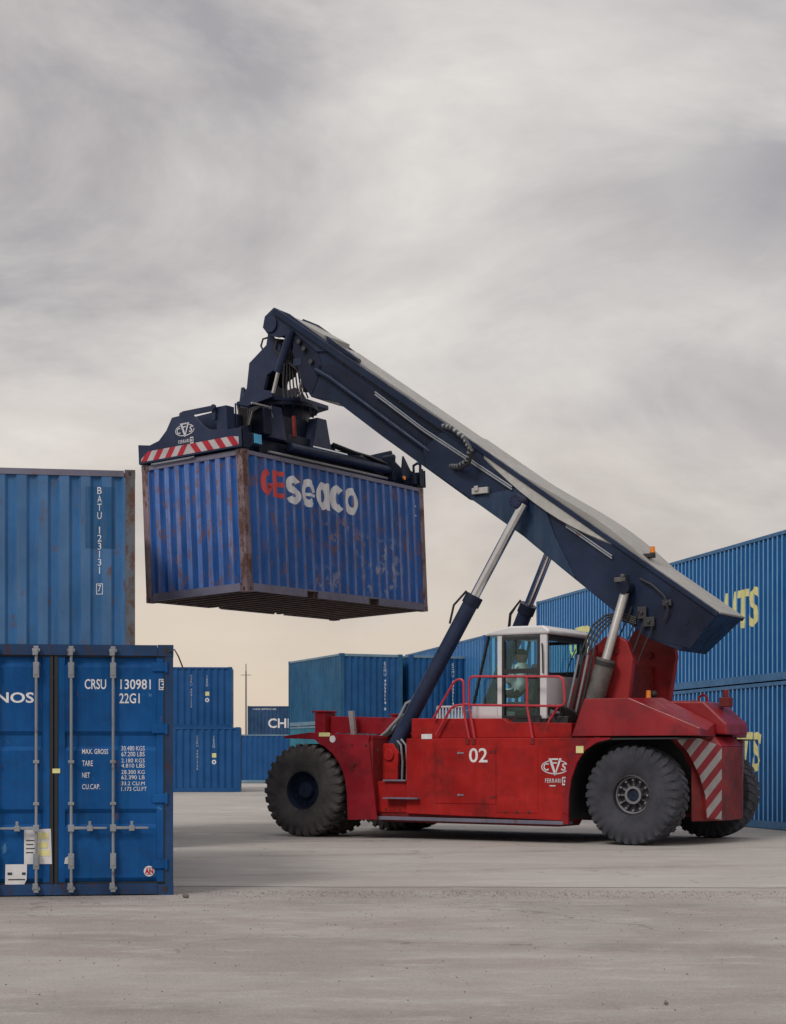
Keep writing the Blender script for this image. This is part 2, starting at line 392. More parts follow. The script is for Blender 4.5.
bluep('bleached_blue', (.022, .115, .29), vary=.2, streak=.5, streakc=(.09, .15, .23), rust=.28, rustc=(.12, .06, .04), rough=.55, seed=4)
bluep('bleached_crest', (.045, .13, .28), vary=.2, streak=.6, streakc=(.10, .15, .22), rust=.3, rustc=(.12, .06, .04), rough=.6, seed=5)
bluep('bleached_post', (.09, .11, .14), vary=.3, streak=.6, streakc=(.17, .13, .11), rust=.8, rustc=(.10, .042, .022), rough=.75, seed=6)
bluep('door_blue', (.000, .068, .245), vary=.3, streak=.4, streakc=(.01, .105, .26), rust=.12, rough=.62, spec=.15, seed=7, grime=.3, scrape=[(-1.5, 2.5, .1, 2.9, (.06, .20, .36), .66), (-1.5, 2.5, .0, 1.0, (.16, .17, .19), .70)])
bluep('door_frame_blue', (.003, .036, .115), vary=.35, streak=.4, streakc=(.045, .03, .035), rust=.5, rustc=(.05, .022, .016), rough=.6, seed=8, grime=.4)
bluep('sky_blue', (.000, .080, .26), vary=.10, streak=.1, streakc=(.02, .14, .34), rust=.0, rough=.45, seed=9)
bluep('sky_crest_glint', (.12, .33, .60), vary=.10, streak=.2, streakc=(.12, .30, .52), rust=.0, rough=.42, seed=10)  # pale crests carry the ribs' grazing sky highlights in their colour
bluep('sky_blue_dirty', (.000, .068, .23), vary=.15, streak=.35, streakc=(.02, .10, .24), rust=.05, rough=.5, seed=19, grime=.2)
bluep('row_rail', (.03, .13, .29), vary=.12, streak=.3, streakc=(.10, .20, .34), rust=.0, rough=.5, seed=20)
bluep('royal_blue', (.002, .068, .22), vary=.12, streak=.1, streakc=(.03, .10, .3), rust=.0, rough=.45, seed=11)
bluep('deep_blue', (.002, .065, .20), vary=.2, streak=.2, streakc=(.02, .09, .18), rust=.0, rough=.45, seed=12)
bluep('teal_blue', (.006, .075, .17), vary=.25, streak=.5, streakc=(.06, .13, .19), rust=.12, rough=.5, seed=13)
bluep('turquoise', (.02, .14, .21), vary=.25, streak=.6, streakc=(.10, .24, .29), rust=.03, rough=.5, seed=14)
bluep('dark_navy_blue', (.006, .045, .125), vary=.2, streak=.1, rust=.0, rough=.5, seed=15)
bluep('rail_grey_blue', (.14, .14, .20), vary=.2, streak=.5, streakc=(.2, .17, .18), rust=.4, rough=.6, seed=16)
bluep('grey_rail', (.13, .22, .30), vary=.2, streak=.3, streakc=(.2, .25, .3), rust=.1, rough=.6, seed=17)

# ---- the container being carried
Rm = Matrix.Rotation(math.radians(56.31), 4, 'Z') @ Matrix.Rotation(math.radians(-.59), 4, 'Y') @ Matrix.Rotation(math.radians(-2.27), 4, 'X')
CT = Matrix.Translation((-2.722, 30.716, 7.005)) @ Rm          # frame at the near top corner
HM = CT @ Matrix.Translation((0, 0, -2.591))
CTi = CT.inverted()
def cont(u, v, axis, c):
    o = CTi @ Vector((0, 0, CAMH)); d = CTi.to_3x3() @ Vector(((u - CX) / F, 1, (HY - v) / F))
    t = (c - o[axis]) / d[axis]; return o + t * d
held, hi = container('shipping_container', HM, paint_m='held_blue', crest='held_crest', post='held_post', rail='rail_grey_blue', pockets=True, under=True)
tag(held, 'weathered blue container with white and red lettering hanging from the red machine', 'container', GRP)
def hs(u, v): q = cont(u, v, 1, 0); return q.x, q.z + 2.591
items = []
x0, z0 = hs(262, 497); x1, z1 = hs(286, 474); x2, z2 = hs(287, 500); x3, z3 = hs(358, 484)
zt_ = (z1 + hs(262, 472)[1]) / 2
STEM = []
def letters(x, z, w, h, txt, mi, t):
    n = len(txt); cw = w / n; r = h / 2; out = []
    for i, ch in enumerate(txt):
        rx = cw * .49; cx = x + cw * (i + .5); cy = z + r; D = PI / 180
        if ch == 'o': out.append(ring2(cx, cy, rx, r, t, mi))
        if ch == 'c': out.append(ring2(cx, cy, rx, r, t, mi, 42 * D, 318 * D))
        if ch == 'e': out += [ring2(cx, cy, rx, r, t, mi, 8 * D, 318 * D), rect2(cx - rx + t * 1.02, cy - t * .40, cx + rx * .97, cy + t * .02, mi)]
        if ch == 'a': ra = rx * .90; out += [ring2(cx - rx * .06, cy, ra, r, t, mi)]; STEM.append(rect2(cx + rx * .98 - t * .95, cy - r, cx + rx * .98, cy + r * .96, mi))
        if ch == 's':
            q = r / 2 + t * .25
            out += [ring2(cx, cy + r - q, rx * .92, q, t * .92, mi, 25 * D, 270 * D), ring2(cx, cy - r + q, rx * .92, q, t * .92, mi, -155 * D, 90 * D)]
        if ch == 'G': out += [ring2(cx, cy, rx, r, t, mi, 45 * D, 345 * D), rect2(cx + rx * .05, cy - t * .8, cx + rx * .99 - t * .0, cy - t * .02, mi)]
        if ch == 'E':
            out.append(rect2(cx - rx, cy - r, cx - rx + t, cy + r, mi))
            for k in (-1, 0, 1): yy = cy + k * (r - t * .4); out.append(rect2(cx - rx + t, yy - t * .38, cx + rx, yy + t * .38, mi))
    return out
items += letters(x0 + .03, z0 + .05, x1 - x0 - .08, .50, 'GE', 1, .115)
items += letters(x1 + .02, z0 - .02, x3 - x1 - .0, .54, 'seaco', 0, .145)
marking(items, side_map(hi), ['whitef', 'redf'], 'lettering', held, brk(hi, 'side'))
marking(STEM, lambda x, z: Vector(side_map(hi)(x, z)) + Vector((0, -.001, 0)), ['whitef'], 'letter_stem', held, brk(hi, 'side'))
for L_, z_ in ((5.72, 2.18), (5.72, 1.98)): marking([T2('L', L_, z_, h=.16, mi=0)], side_map(hi), ['whitef'], 'side_marking', held, brk(hi, 'side'))
marking([T2('U.S. LEASING', 1.55, 1.42, w=.95, h=.09, mi=0)], side_map(hi), ['whitef'], 'small_lettering', held, brk(hi, 'side')) if False else None

# ---- near container seen at its doors
cr = math.radians(98)
D0 = F / 96.5
NM = place((173.5 - CX) / F * D0, D0, 0, 98)
near, ni = container('shipping_container', NM, paint_m='door_blue', post='door_frame_blue', rail='door_frame_blue', door0=True)
tag(near, 'dark blue container at far left on the ground, closed doors facing the viewer', 'container', GRP)
HN = 2.591
mb = MB(); mb.box((.0, .165, HN - .115), (.07, W - .165, HN - .004)); mb.build('door_header', 'door_frame_blue', near)
mb = MB(); mb.box((.0, .165, .012), (.07, W - .165, .125)); mb.build('door_sill', 'door_frame_blue', near)
def door(y0, y1, yh, name='door'):
    # flat leaf with recessed horizontal panels, outward is -x
    z0, z1 = .14, HN - .13
    mb = MB(); mb.box((.045, y0, z0), (.075, y1, z1))
    fr = .075
    mb.box((.02, y0, z0), (.0448, y0 + fr, z1)); mb.box((.02, y1 - fr, z0), (.0448, y1, z1))
    edges = [z0, z0 + .57, z0 + 1.10, z0 + 1.66, z1]
    # proud panels with sloped borders
    pr = [(z0 + .0, z0 + .60), (z0 + .72, z0 + 1.29), (z0 + 1.41, z0 + 1.74), (z0 + 1.74, z1)]
    pr = [(z0, z0 + .60), (z0 + .71, z0 + 1.40), (z0 + 1.51, z1 - .06)]
    for a, b in pr:
        A = [(.0449, y0 + fr, a), (.0449, y1 - fr, a), (.0449, y1 - fr, b), (.0449, y0 + fr, b)]
        k = .045
        B = [(.018, y0 + fr, a + k), (.018, y1 - fr, a + k), (.018, y1 - fr, b - k), (.018, y0 + fr, b - k)]
        mb.rings([A, B])
    d = mb.build(name, 'door_blue', near, bevel=.004)
    g = MB(); t = .034
    g.box((.012, y0 - t, z0 - .012), (.044, y0, z1 + .012)); g.box((.012, y1, z0 - .012), (.044, y1 + t, z1 + .012)); g.box((.014, y0, z1), (.044, y1, z1 + .012)); g.box((.014, y0, z0 - .012), (.044, y1, z0))
    g.build('gasket', 'gasket', d)
    for zh in (.32, 1.0, 1.72, 2.36):
        h = MB(); hy = y0 if yh == 0 else y1; s = 1 if yh == 0 else -1
        ya, yb = sorted((hy - s * .045, hy + s * .12)); h.box((.002, ya, zh - .045), (.0118, yb, zh + .045)); h.cyl((-.004, hy - s * .028, zh - .06), (-.004, hy - s * .028, zh + .06), .016, seg=10)
        h.build('hinge', 'door_blue', d, bevel=.006)
    return d
yc = W / 2
dr = door(.10, yc - .04, 0); dl = door(yc + .04, W - .10, 1)
def lockbar(y, d, hdir):
    b = MB(); b.cyl((-.028, y, .06), (-.028, y, HN - .05), .0155, seg=12)
    b.build('locking_bar', 'steel', d, smooth=True)
    for z in (.36, HN - .27):
        k = MB(); k.box((-.044, y - .030, z - .08), (-.004, y + .030, z + .08)); k.box((-.050, y - .020, z - .05), (-.0442, y + .020, z + .05)); k.build('bar_bracket', 'steel', d, bevel=.006)
    for z in (.95, 1.38):
        k = MB(); k.box((-.047, y - .030, z - .016), (.017, y + .030, z + .016)); k.build('bar_guide', 'steel', d, bevel=.004)
    for z, s in ((.075, 1), (HN - .06, -1)):
        c = MB(); c.box((-.055, y - .025, z - .035), (-.002, y + .025, z + .035)); c.box((-.06, y - .018, z + s * .0), (-.01, y + .035, z + s * .060)); c.box((-.05, y - .04, z - s * .01), (-.03, y + .04, z + s * .02)); c.build('cam', 'steel', d, bevel=.004)
    h = MB(); z = .70; e = y + hdir * .36
    h.hexa([(-.06, y, z - .014), (-.045, y, z - .014), (-.045, e, z - .010), (-.055, e, z - .010), (-.06, y, z + .018), (-.045, y, z + .018), (-.045, e, z + .010), (-.055, e, z + .010)])
    h.box((-.065, y - .03, z - .035), (-.03, y + .03, z + .035))
    q = y + hdir * .19; h.box((-.07, q - .028, z - .03), (-.004, q + .028, z + .025)); h.box((-.065, q - .014, z + .025), (-.02, q + .014, z + .07))
    h.build('door_handle', 'steel', d, bevel=.004)
ys = [(173.5 - u) / 96.5 for u in (114, 73, 39, -1)]
lockbar(ys[0], dr, -1); lockbar(ys[1], dr, -1); lockbar(ys[2], dl, 1); lockbar(ys[3], dl, 1)
def dmap(t, z): return (.0155, (173.5 - t) / 96.5, z)   # t in photo columns, z metres, on the proud panels
def dm(u, v): return (u, CAMH + (HY - v) / 96.5)
def txt_d(s, u0, v0, u1, v1, **k):   # v0 top, v1 bottom
    z = CAMH + (HY - v1) / 96.5; h = (v1 - v0) / 96.5
    vs, fs = text_faces(s, u1 - u0, h, **k); return (vs, fs, u0, z, k.get('mi', 0) if False else 0)
it = [txt_d('CRSU', 86, 679.5, 107, 689.5, bold=.01), txt_d('130981', 121, 679.5, 151, 689.5, bold=.01), txt_d('3', 160.5, 680.5, 165, 688.5, bold=.01), txt_d('22G1', 120, 693.5, 140, 703.5, bold=.01),
      txt_d('MAX. GROSS', 83.5, 749, 109, 754, bold=.01), txt_d('TARE', 83.5, 760.5, 94, 766), txt_d('NET', 83.5, 772.5, 91, 777.5), txt_d('CU.CAP.', 83.5, 784, 101, 789),
      txt_d('30.480 KGS', 122, 746, 145, 750.6), txt_d('67.200 LBS', 122, 751.8, 145, 756.4), txt_d('2.180 KGS', 122, 758.5, 145, 762.5), txt_d('4.810 LBS', 122, 763.6, 145, 767.6),
      txt_d('28.300 KG', 122, 770, 145, 774), txt_d('62.390 LB', 122, 775.3, 145, 779.3), txt_d('33.2 CU.M', 122, 781.5, 145, 785.2), txt_d('1.173 CU.FT', 122, 786.8, 147, 790.8)]
def frame_u(u0, v0, u1, v1, t=.8):
    z0 = CAMH + (HY - v1) / 96.5; z1 = CAMH + (HY - v0) / 96.5; tz = t / 96.5
    return [rect2(u0, z0, u1, z0 + tz), rect2(u0, z1 - tz, u1, z1), rect2(u0, z0 + tz, u0 + t, z1 - tz), rect2(u1 - t, z0 + tz, u1, z1 - tz)]
it += frame_u(159, 679, 166.5, 690)
marking(it, dmap, ['white'], 'lettering', dr)
marking([txt_d('CRONOS', -40, 693, 36.5, 703.5, bold=.02)], dmap, ['white'], 'lettering', dl)
def sticker(pts, mat, name, parent, x=-.001, lab=None, extra=None):
    its = [poly2([(u, CAMH + (HY - v) / 96.5) for u, v in pts])] + (extra or [])
    return marking(its, lambda t, z: (x, (173.5 - t) / 96.5, z), [mat, 'yellowp', 'dsteel'], name, parent, label=lab)
def srect(u0, v0, u1, v1, mi): return rect2(u0, CAMH + (HY - v1) / 96.5, u1, CAMH + (HY - v0) / 96.5, mi)
sticker([(27, 829), (53, 828), (54, 863), (27, 863)], 'paper', 'sticker', dl, x=.010, lab='white notice sheet with yellow patches stuck by the door gap')
marking([srect(40, 832, 51, 838, 0), srect(41, 841, 50, 847, 0), srect(40, 849, 52, 855, 0), srect(29, 839, 37, 840, 1), srect(29, 843, 36, 844, 1), srect(29, 847, 38, 848, 1), srect(29, 851, 36, 852, 1)], lambda t, z: (.007, (173.5 - t) / 96.5, z), ['yellowp', 'dsteel'], 'printing', dl)
sticker([(9, 863), (30, 863), (29.5, 878), (24, 890), (8.5, 887)], 'paper', 'sticker', dl, x=.0072, lab='white paper label with a torn lower corner')
marking([srect(11, 871, 15.5, 873.5, 0), srect(25, 871, 28.5, 873.5, 0), srect(11.5, 877.5, 28, 878.6, 0)], lambda t, z: (.0045, (173.5 - t) / 96.5, z), ['dsteel'], 'printing', dl)
sticker([(66, 863), (67, 857), (70, 855.5), (74, 856), (74, 863)], 'paper', 'sticker', dr, x=.010)
sticker([(54.5, 768.5), (62, 768.5), (62, 773), (54.5, 773)], 'yellow', 'sticker', dr, x=.009)
cz = CAMH + (HY - 871) / 96.5; cu_ = 149.3
circ = [(cu_ + 5.3 * math.cos(a), cz + 5.3 / 96.5 * math.sin(a)) for a in [2 * PI * k / 24 for k in range(24)]]
marking([poly2(circ)], lambda t, z: (.013, (173.5 - t) / 96.5, z), ['paper'], 'sticker', dr)
marking([(lambda r: ([(cu_ + (x_ - .5) * 8.5, cz + (y_ - .5) * .055) for x_, y_ in r[0]], r[1], 0, 0, 0))(text_faces('AN', 1, 1, bold=.05)), rect2(cu_ - 3, cz + .031, cu_ + 3, cz + .037), rect2(cu_ - 3, cz - .037, cu_ + 3, cz - .031)], lambda t, z: (.0105, (173.5 - t) / 96.5, z), ['hred'], 'printing', dr)
# bent wire hanging off the top corner casting
mb = MB(); mb.tube([(-.01, .05, HN - .07), (-.03, -.01, HN - .05), (-.03, -.05, HN - .12), (-.02, -.09, HN - .22), (-.02, -.10, HN - .26)], .008, 6); mb.build('wire', 'dsteel', near)

# ---- bleached blue container on top at the left, with one hidden below it
D1 = F * (5.792 - 1.44) / (HY - 470); X1 = (135.3 - CX) / F * D1
for lev in (0, 1):
    c, ci = container('shipping_container', place(X1, D1, 2.896 * lev, 99), H=2.896, paint_m='bleached_blue', crest='bleached_crest', post='bleached_post', rail='rail_grey_blue', epitch=.30, eamp=.04)
    if lev == 0: tag(c, 'bleached blue container on the ground behind the closed doors, under the raised one', 'container', GRP)
    else:
        tag(c, 'bleached blue container at upper left with rusty corner post and vertical white number', 'container', GRP)
        s1 = F / D1
        def yz(u, v): return W - (135.3 - u) / s1 * 1.0, CAMH + (HY - v) / s1 - 2.896
        tx, tz = yz(100, 487.5)
        vt = vertical_text('BATU', tx, tz, .065, .105, .127) + vertical_text('123131', tx, yz(100, 527)[1], .065, .105, .122)
        bx, bz = yz(100, 584.5); b2 = yz(100, 594)[1]
        vt += [rect2(tx - .05, b2 - .01, tx - .04, bz + .01), rect2(tx + .04, b2 - .01, tx + .05, bz + .01), rect2(tx - .04, b2 - .01, tx + .04, b2), rect2(tx - .04, bz, tx + .04, bz + .01)]
        vt += vertical_text('7', tx, bz - .012, .05, .10, .12)
        marking(vt, end0_map(ci), ['white'], 'lettering', c, brk(ci, 'end0'))
        M['patch'] = paint('repaint_patch', (.010, .085, .22), vary=.15, streak=.2, rust=.15, rough=.45, bump=0)
        a = yz(86, 487.5); b = yz(116, 549)
        marking([rect2(a[0], b[1], b[0], a[1])], lambda t, z: Vector(end0_map(ci)(t, z)) + Vector((.0015, 0, 0)), ['patch'], 'repaint_patch', c, brk(ci, 'end0'))

# ---- far containers
def simple(label, x, y, z, deg, paint_m, crest=None, post=None, rail=None, L=6.058, H=2.591, detail=1, **k):
    c, i = container('shipping_container', place(x, y, z, deg), L=L, H=H, paint_m=paint_m, crest=crest, post=post, rail=rail, detail=detail, **k)
    tag(c, label, 'container', GRP); return c, i
def side_cols(c, i, xs, ztop, n, lh=.1):
    its = []
    for x, cnt in xs: its += vertical_text(('CXRU 4081726 5' * 2)[:cnt], x, ztop, lh * .7, lh, lh * 1.25)
    marking(its, side_map(i), ['white'], 'lettering', c, brk(i, 'side'))
gA = 'royal blue containers stacked two high at left'
Da = F / 25.1
xr = (240.5 - CX) / F * Da
a1, ia = simple('royal blue container on the ground just right of the near door container', xr - 6.05, Da - .4, 0, 4, 'royal_blue'); side_cols(a1, ia, [(4.35, 13)], 2.25, 1, .095)
marking(vertical_text('JSSU', 5.0, 2.25, .08, .10, .125) + [poly2([(4.93 + .0, 1.55), (5.1, 1.55), (5.1, 1.38), (4.93, 1.38)], 1), ring2(5.01, 1.2, .09, .09, .05)], side_map(ia), ['white', 'yellowp'], 'lettering', a1, brk(ia, 'side'))
Db = F / 23.8; xb = (232.3 - CX) / F * Db
a0, _ = simple('royal blue container on the ground hidden under the raised one of the distant left stack', xb - 6.05, Db - .4, 0, 4, 'royal_blue')
a2, ia = simple('royal blue container raised one level, upper of the distant left stack', xb - 6.05, Db - .4, 2.591, 4, 'royal_blue'); side_cols(a2, ia, [(4.35, 13)], 2.25, 1, .095)
marking(vertical_text('JSSU', 5.0, 2.25, .08, .10, .125) + [poly2([(4.93, 1.55), (5.1, 1.55), (5.1, 1.38), (4.93, 1.38)], 1), ring2(5.01, 1.2, .09, .09, .05)], side_map(ia), ['white', 'yellowp'], 'lettering', a2, brk(ia, 'side'))
Dc = 90.0
simple('long blue container low on the ground in the gap above the front tyre', (238 - CX) / F * Dc, Dc, 0, 0, 'royal_blue', rail='grey_rail', L=12.192)
Dd = F * 3.742 / 50
xd = (247.5 - CX) / F * Dd
simple('dark blue container on the ground beneath the one with big white capital letters', xd, Dd, 0, 0, 'dark_navy_blue', L=12.192)
d2, idd = simple('dark blue container with big white capital letters, farthest away in the gap', xd, Dd, 2.591, 0, 'dark_navy_blue', L=12.192)
sd = F / Dd
marking([T2('CHINA SHIPPING', (268 - 247.5) / sd, CAMH + (HY - 728) / sd - 2.591, w=7.6, h=.72, bold=.02), T2('CHINA SHIPPING LINE', (253 - 247.5) / sd, 2.30, w=1.75, h=.12)], side_map(idd), ['white'], 'lettering', d2, brk(idd, 'side'))
# middle pair of stacks behind the red machine
Dm = F * 3.742 / 103.0; xm = (340.5 - CX) / F * Dm; am = -68.3
e = Vector((math.cos(math.radians(am)), math.sin(math.radians(am)))); ey = Vector((-e.y, e.x))
for k, (nm, off) in enumerate((('left', 0), ('right', 2.72))):
    for lev in (0, 1):
        p = Vector((xm, Dm)) - e * 6.058 + ey * off
        lab = {(0, 0): 'turquoise container on the ground behind the front tyre of the red machine', (0, 1): 'teal and blue container, upper of the stack behind the front fender of the red machine',
               (1, 0): 'blue container on the ground behind the red machine, under the one by the slanted ram', (1, 1): 'blue container, upper of the stack just behind the slanted lift cylinder'}[(k, lev)]
        c, i = simple(lab, p.x, p.y, 2.591 * lev, am, 'turquoise' if lev == 0 else 'deep_blue', crest=None if lev == 0 else 'deep_blue', rail='grey_rail', post='teal_blue' if k == 0 else 'deep_blue')
        if lev == 1:
            if k == 0:
                for o in [q for q in C.objects if q.parent == c and q.name.startswith('side_wall')]:
                    o.data.materials[0] = M['teal_blue']; o.data.materials[1] = M['teal_blue']
            marking(vertical_text('ECMU 4053114 8', 1.75, 2.3, .075, .10, .135), endL_map(i), ['white'], 'lettering', c, brk(i, 'end'))
# long rows at right
def row(x, y, n0, labels, H=2.896, deg=-77.0, L=12.192, logo=False, tone=('sky_blue', 'sky_crest_glint')):
    for lev, lab in enumerate(labels):
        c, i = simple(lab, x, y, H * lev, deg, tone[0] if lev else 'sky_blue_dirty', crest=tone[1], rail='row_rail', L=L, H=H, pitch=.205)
        if logo is not False:
            xo, ww = logo[lev]
            z = 1.13; h = .80; its = []
            its.append(T2('UTS', xo - ww, z, w=ww, h=h, bold=.028, shear=.12, space=1.1))
            marking(its, side_map(i), ['yellow'], 'lettering', c, brk(i, 'side'))
dirv = Vector((math.cos(math.radians(-77)), math.sin(math.radians(-77))))
s52 = F / 52.2; PA = Vector(((786 - CX) / F * s52, s52))       # on the wall line at the frame's right edge
def along(px, P=PA):                                           # metres from P along dirv to photo column px
    k = (px - CX) / F; return (k * P.y - P.x) / (dirv.x - k * dirv.y)
endA = 2.6; stA = PA + dirv * (endA - 12.192)
tA = along(757) - (endA - 12.192)
row(stA.x, stA.y, 0, ['bright blue container at right edge on the ground, lower of its stack, big yellow letters', 'bright blue container at right edge, upper of its stack, big yellow letters'], logo=[(tA + .12, 1.6), (tA, 1.6)])
stB = PA + dirv * (endA - 12.192 - 6.058 - .12) + Vector((.974, .225)) * .06
tB = 12.19 - 3.1
row(stB.x, stB.y, 0, ['bright blue container on the ground behind the white cab, beyond the right edge stack', 'bright blue container rising above the white cab, beyond the right edge stack'], logo=[(4.35, 1.5), (4.35, 1.5)], L=6.058)
PC = Vector((3.27, 61.1)); stC = PC - dirv * 12.192
row(stC.x, stC.y, 0, ['pale blue container on the ground hidden by the stacks left of the cab', 'pale blue container showing its top edge between lift cylinder and cab window'])

M['polegrey'] = plain('weathered_pole', (.16, .15, .15), .7)
# thin mast
Dp = 118.0; mb = MB(); xp = (246 - CX) / F * Dp; hp = CAMH + (HY - 671) / F * Dp
mb.cyl((xp, Dp, 0), (xp, Dp, hp), .075, .05, 10); mb.build('utility_pole', 'polegrey')
po_ = [o for o in C.objects if o.name == 'utility_pole'][0]; tag(po_, 'thin dark mast with short crossarm standing in the gap between blue stacks', 'pole')
mb = MB(); mb.box((xp - .35, Dp - .03, hp - .30), (xp + .35, Dp + .03, hp - .26)); mb.build('crossarm', 'polegrey', po_)
o_ = MB(); o_.cyl((xp, Dp, hp - .02), (xp, Dp, hp + .5), .03, seg=6); o_.build('antenna', 'dsteel', po_)

# ------------------------------------------------------------------ the reach stacker
PSI = math.radians(31.5)
av = Vector((math.cos(PSI), -math.sin(PSI))); pv = Vector((math.sin(PSI), math.cos(PSI))); OV = Vector((-.529, 31.95))
def loc(u, v, y):
    r = (u - CX) / F; B = OV + y * pv
    x = (r * B.y - B.x) / (av.x - r * av.y); Y = B.y + x * av.y
    return x, CAMH + (HY - v) * Y / F
def P3(u, v, y): x, z = loc(u, v, y); return Vector((x, y, z))
def PL(y, *pts): return [loc(u, v, y) for u, v in pts]
rs = empty('reach_stacker', (OV.x, OV.y, 0), -PSI)
tag(rs, 'red and navy reach stacker with long raised boom holding a blue container', 'reach stacker')
# chassis
mb = MB(); mb.prism([(-.15, .55), (.9, .45), (7.0, .45), (7.0, 1.75), (5.0, 1.9), (1.0, 1.9), (-.15, 1.5)], -.85, .85); mb.build('chassis', 'redd', rs, bevel=.02)
mb = MB(); mb.box((-.12, -.9, .62), (.12, .9, 1.0)); mb.cyl((0, -1.6, .82), (0, 1.6, .82), .16, seg=16); mb.build('front_axle', 'redd', rs, bevel=.01)
mb = MB(); mb.box((6.1, -.9, .6), (6.4, .9, .95)); mb.cyl((6.25, -1.4, .8), (6.25, 1.4, .8), .12, seg=16); mb.build('rear_axle', 'redd', rs, bevel=.01)
for s in (-1, 1):
    ya, yb = (-1.85, -1.0) if s < 0 else (1.0, 1.85)
    yo, yi = (-1.85, -.9) if s < 0 else (1.85, .9)
    # main side housing behind the cylinder recess
    q = PL(-1.85, (411, 741), (436, 739), (583, 745), (570, 822), (411, 817))
    mb = MB(); mb.prism([(2.02, .45), (5.0, .38), (5.18, 1.74), (2.02, 1.74)], ya, yb); body = mb.build('side_body', 'red', rs, bevel=.012)
    # upper strip, set back a little
    mb = MB(); y0, y1 = sorted((s * 1.72, s * .9)); mb.prism([(2.05, 1.745), (5.1, 1.745), (5.1, 1.98), (4.35, 2.0), (3.95, 2.0), (3.85, 2.07), (2.05, 2.09)], y0, y1); mb.build('deck_edge', 'red', rs, bevel=.01)
    # shelf in the cylinder recess and lower step box
    mb = MB(); y0, y1 = sorted((s * 1.80, s * .9)); mb.prism([(1.40, .46), (2.015, .46), (2.015, 1.0), (1.40, 1.0)], y0, y1); mb.build('step_box', 'red', rs, bevel=.01)
    mb = MB(); y0, y1 = sorted((s * 1.30, s * .9)); mb.prism([(1.40, 1.003), (2.015, 1.003), (2.05, 2.0), (1.30, 2.0)], y0, y1); mb.build('recess_panel', 'redd', rs, bevel=.01)
    # lower kerb rail along the skirt
    mb = MB(); y0, y1 = sorted((s * 1.88, s * 1.5)); mb.prism([(1.28, .335), (5.02, .315), (5.02, .375), (1.28, .395)], y0, y1); mb.build('skirt_rail', 'greybarrel' if False else 'rail_grey_blue', rs, bevel=.006)
    mb = MB(); mb.prism([(1.5, .30), (4.9, .28), (5.0, .45), (1.4, .46)], *sorted((s * 1.78, s * 1.0))); mb.build('belly_plate', 'redd', rs)
    # grey step treads
    mb = MB(); mb.box((1.55, min(s * 1.86, s * 1.60), 1.004), (2.55, max(s * 1.86, s * 1.60), 1.03) if False else (2.01, max(s * 1.86, s * 1.60), 1.03)); mb.build('step', 'rail_grey_blue', rs)
    mb = MB(); y0, y1 = sorted((s * 1.97, s * 1.802)); mb.box((1.62, y0, .70), (2.30, y1, .725)); mb.build('step', 'rail_grey_blue', rs)
    # front fender: side plate with arch + top plate
    arch = [(.93 + .0, .35)]
    side = [(1.50, .34), (.90, .32)]
    for a in (0, 12, 24, 36, 48, 60, 70): side.append((-.02 + .90 * math.cos(math.radians(a)) * (1 - .0), .78 + .94 * math.sin(math.radians(a))))
    side += [(.2, 1.735), (-.46, 1.76), (-.46, 1.80), (.1, 1.86), (1.36, 1.80), (1.33, 1.70)]
    mb = MB(); y0, y1 = sorted((s * 1.98, s * 1.94)); mb.prism(side, y0, y1); mb.build('front_fender_plate', 'redp', rs, bevel=.004)
    mb = MB(); y0, y1 = sorted((s * 1.938, s * .9))
    mb.prism([(-.46, 1.762), (.3, 1.735), (1.40, 1.735), (1.40, 1.795), (.1, 1.855), (-.46, 1.80)], y0, y1); mb.build('front_fender_top', 'redp', rs, bevel=.006)
    mb = MB(); mb.prism([(.92, .36), (1.40, .36), (1.40, 1.73), (.80, 1.73), (.82, 1.0)], *sorted((s * 1.938, s * .9))); mb.build('fender_box', 'redd', rs)
    # side beam above the front fender
    mb = MB(); y0, y1 = sorted((s * 1.35, s * .9)); mb.prism([(.12, 1.86), (2.05, 1.80), (2.05, 2.10), (.12, 2.16)], y0, y1); mb.build('frame_beam', 'redp', rs, bevel=.008)
    mb = MB(); y0, y1 = sorted((s * 1.50, s * 1.15)); mb.box((-.12, y0, 1.80), (.10, y1, 2.22)); mb.box((-.17, y0 - .02, 2.222), (.12, y1 + .02, 2.26)); mb.build('front_bracket', 'redp', rs, bevel=.01)
    mb = MB(); mb.hexa([(.72, s * 1.60, 1.82), (.80, s * 1.60, 1.82), (.80, s * 1.52, 1.82), (.72, s * 1.52, 1.82), (.66, s * 1.60, 2.24), (.75, s * 1.60, 2.24), (.75, s * 1.52, 2.24), (.66, s * 1.52, 2.24)]); mb.build('grey_bracket', 'greyrod', rs, bevel=.004)
    # cylinder mounting lug
    mb = MB(); y0, y1 = sorted((s * 1.62, s * 1.56)); mb.prism([(1.36, 1.003), (1.70, 1.003), (1.72, 1.50), (1.60, 1.66), (1.42, 1.66), (1.33, 1.5)], y0, y1); mb.cyl((1.54, s * 1.66, 1.46), (1.54, s * 1.2, 1.46), .10, seg=18); mb.build('cylinder_lug', 'red', rs, bevel=.008)
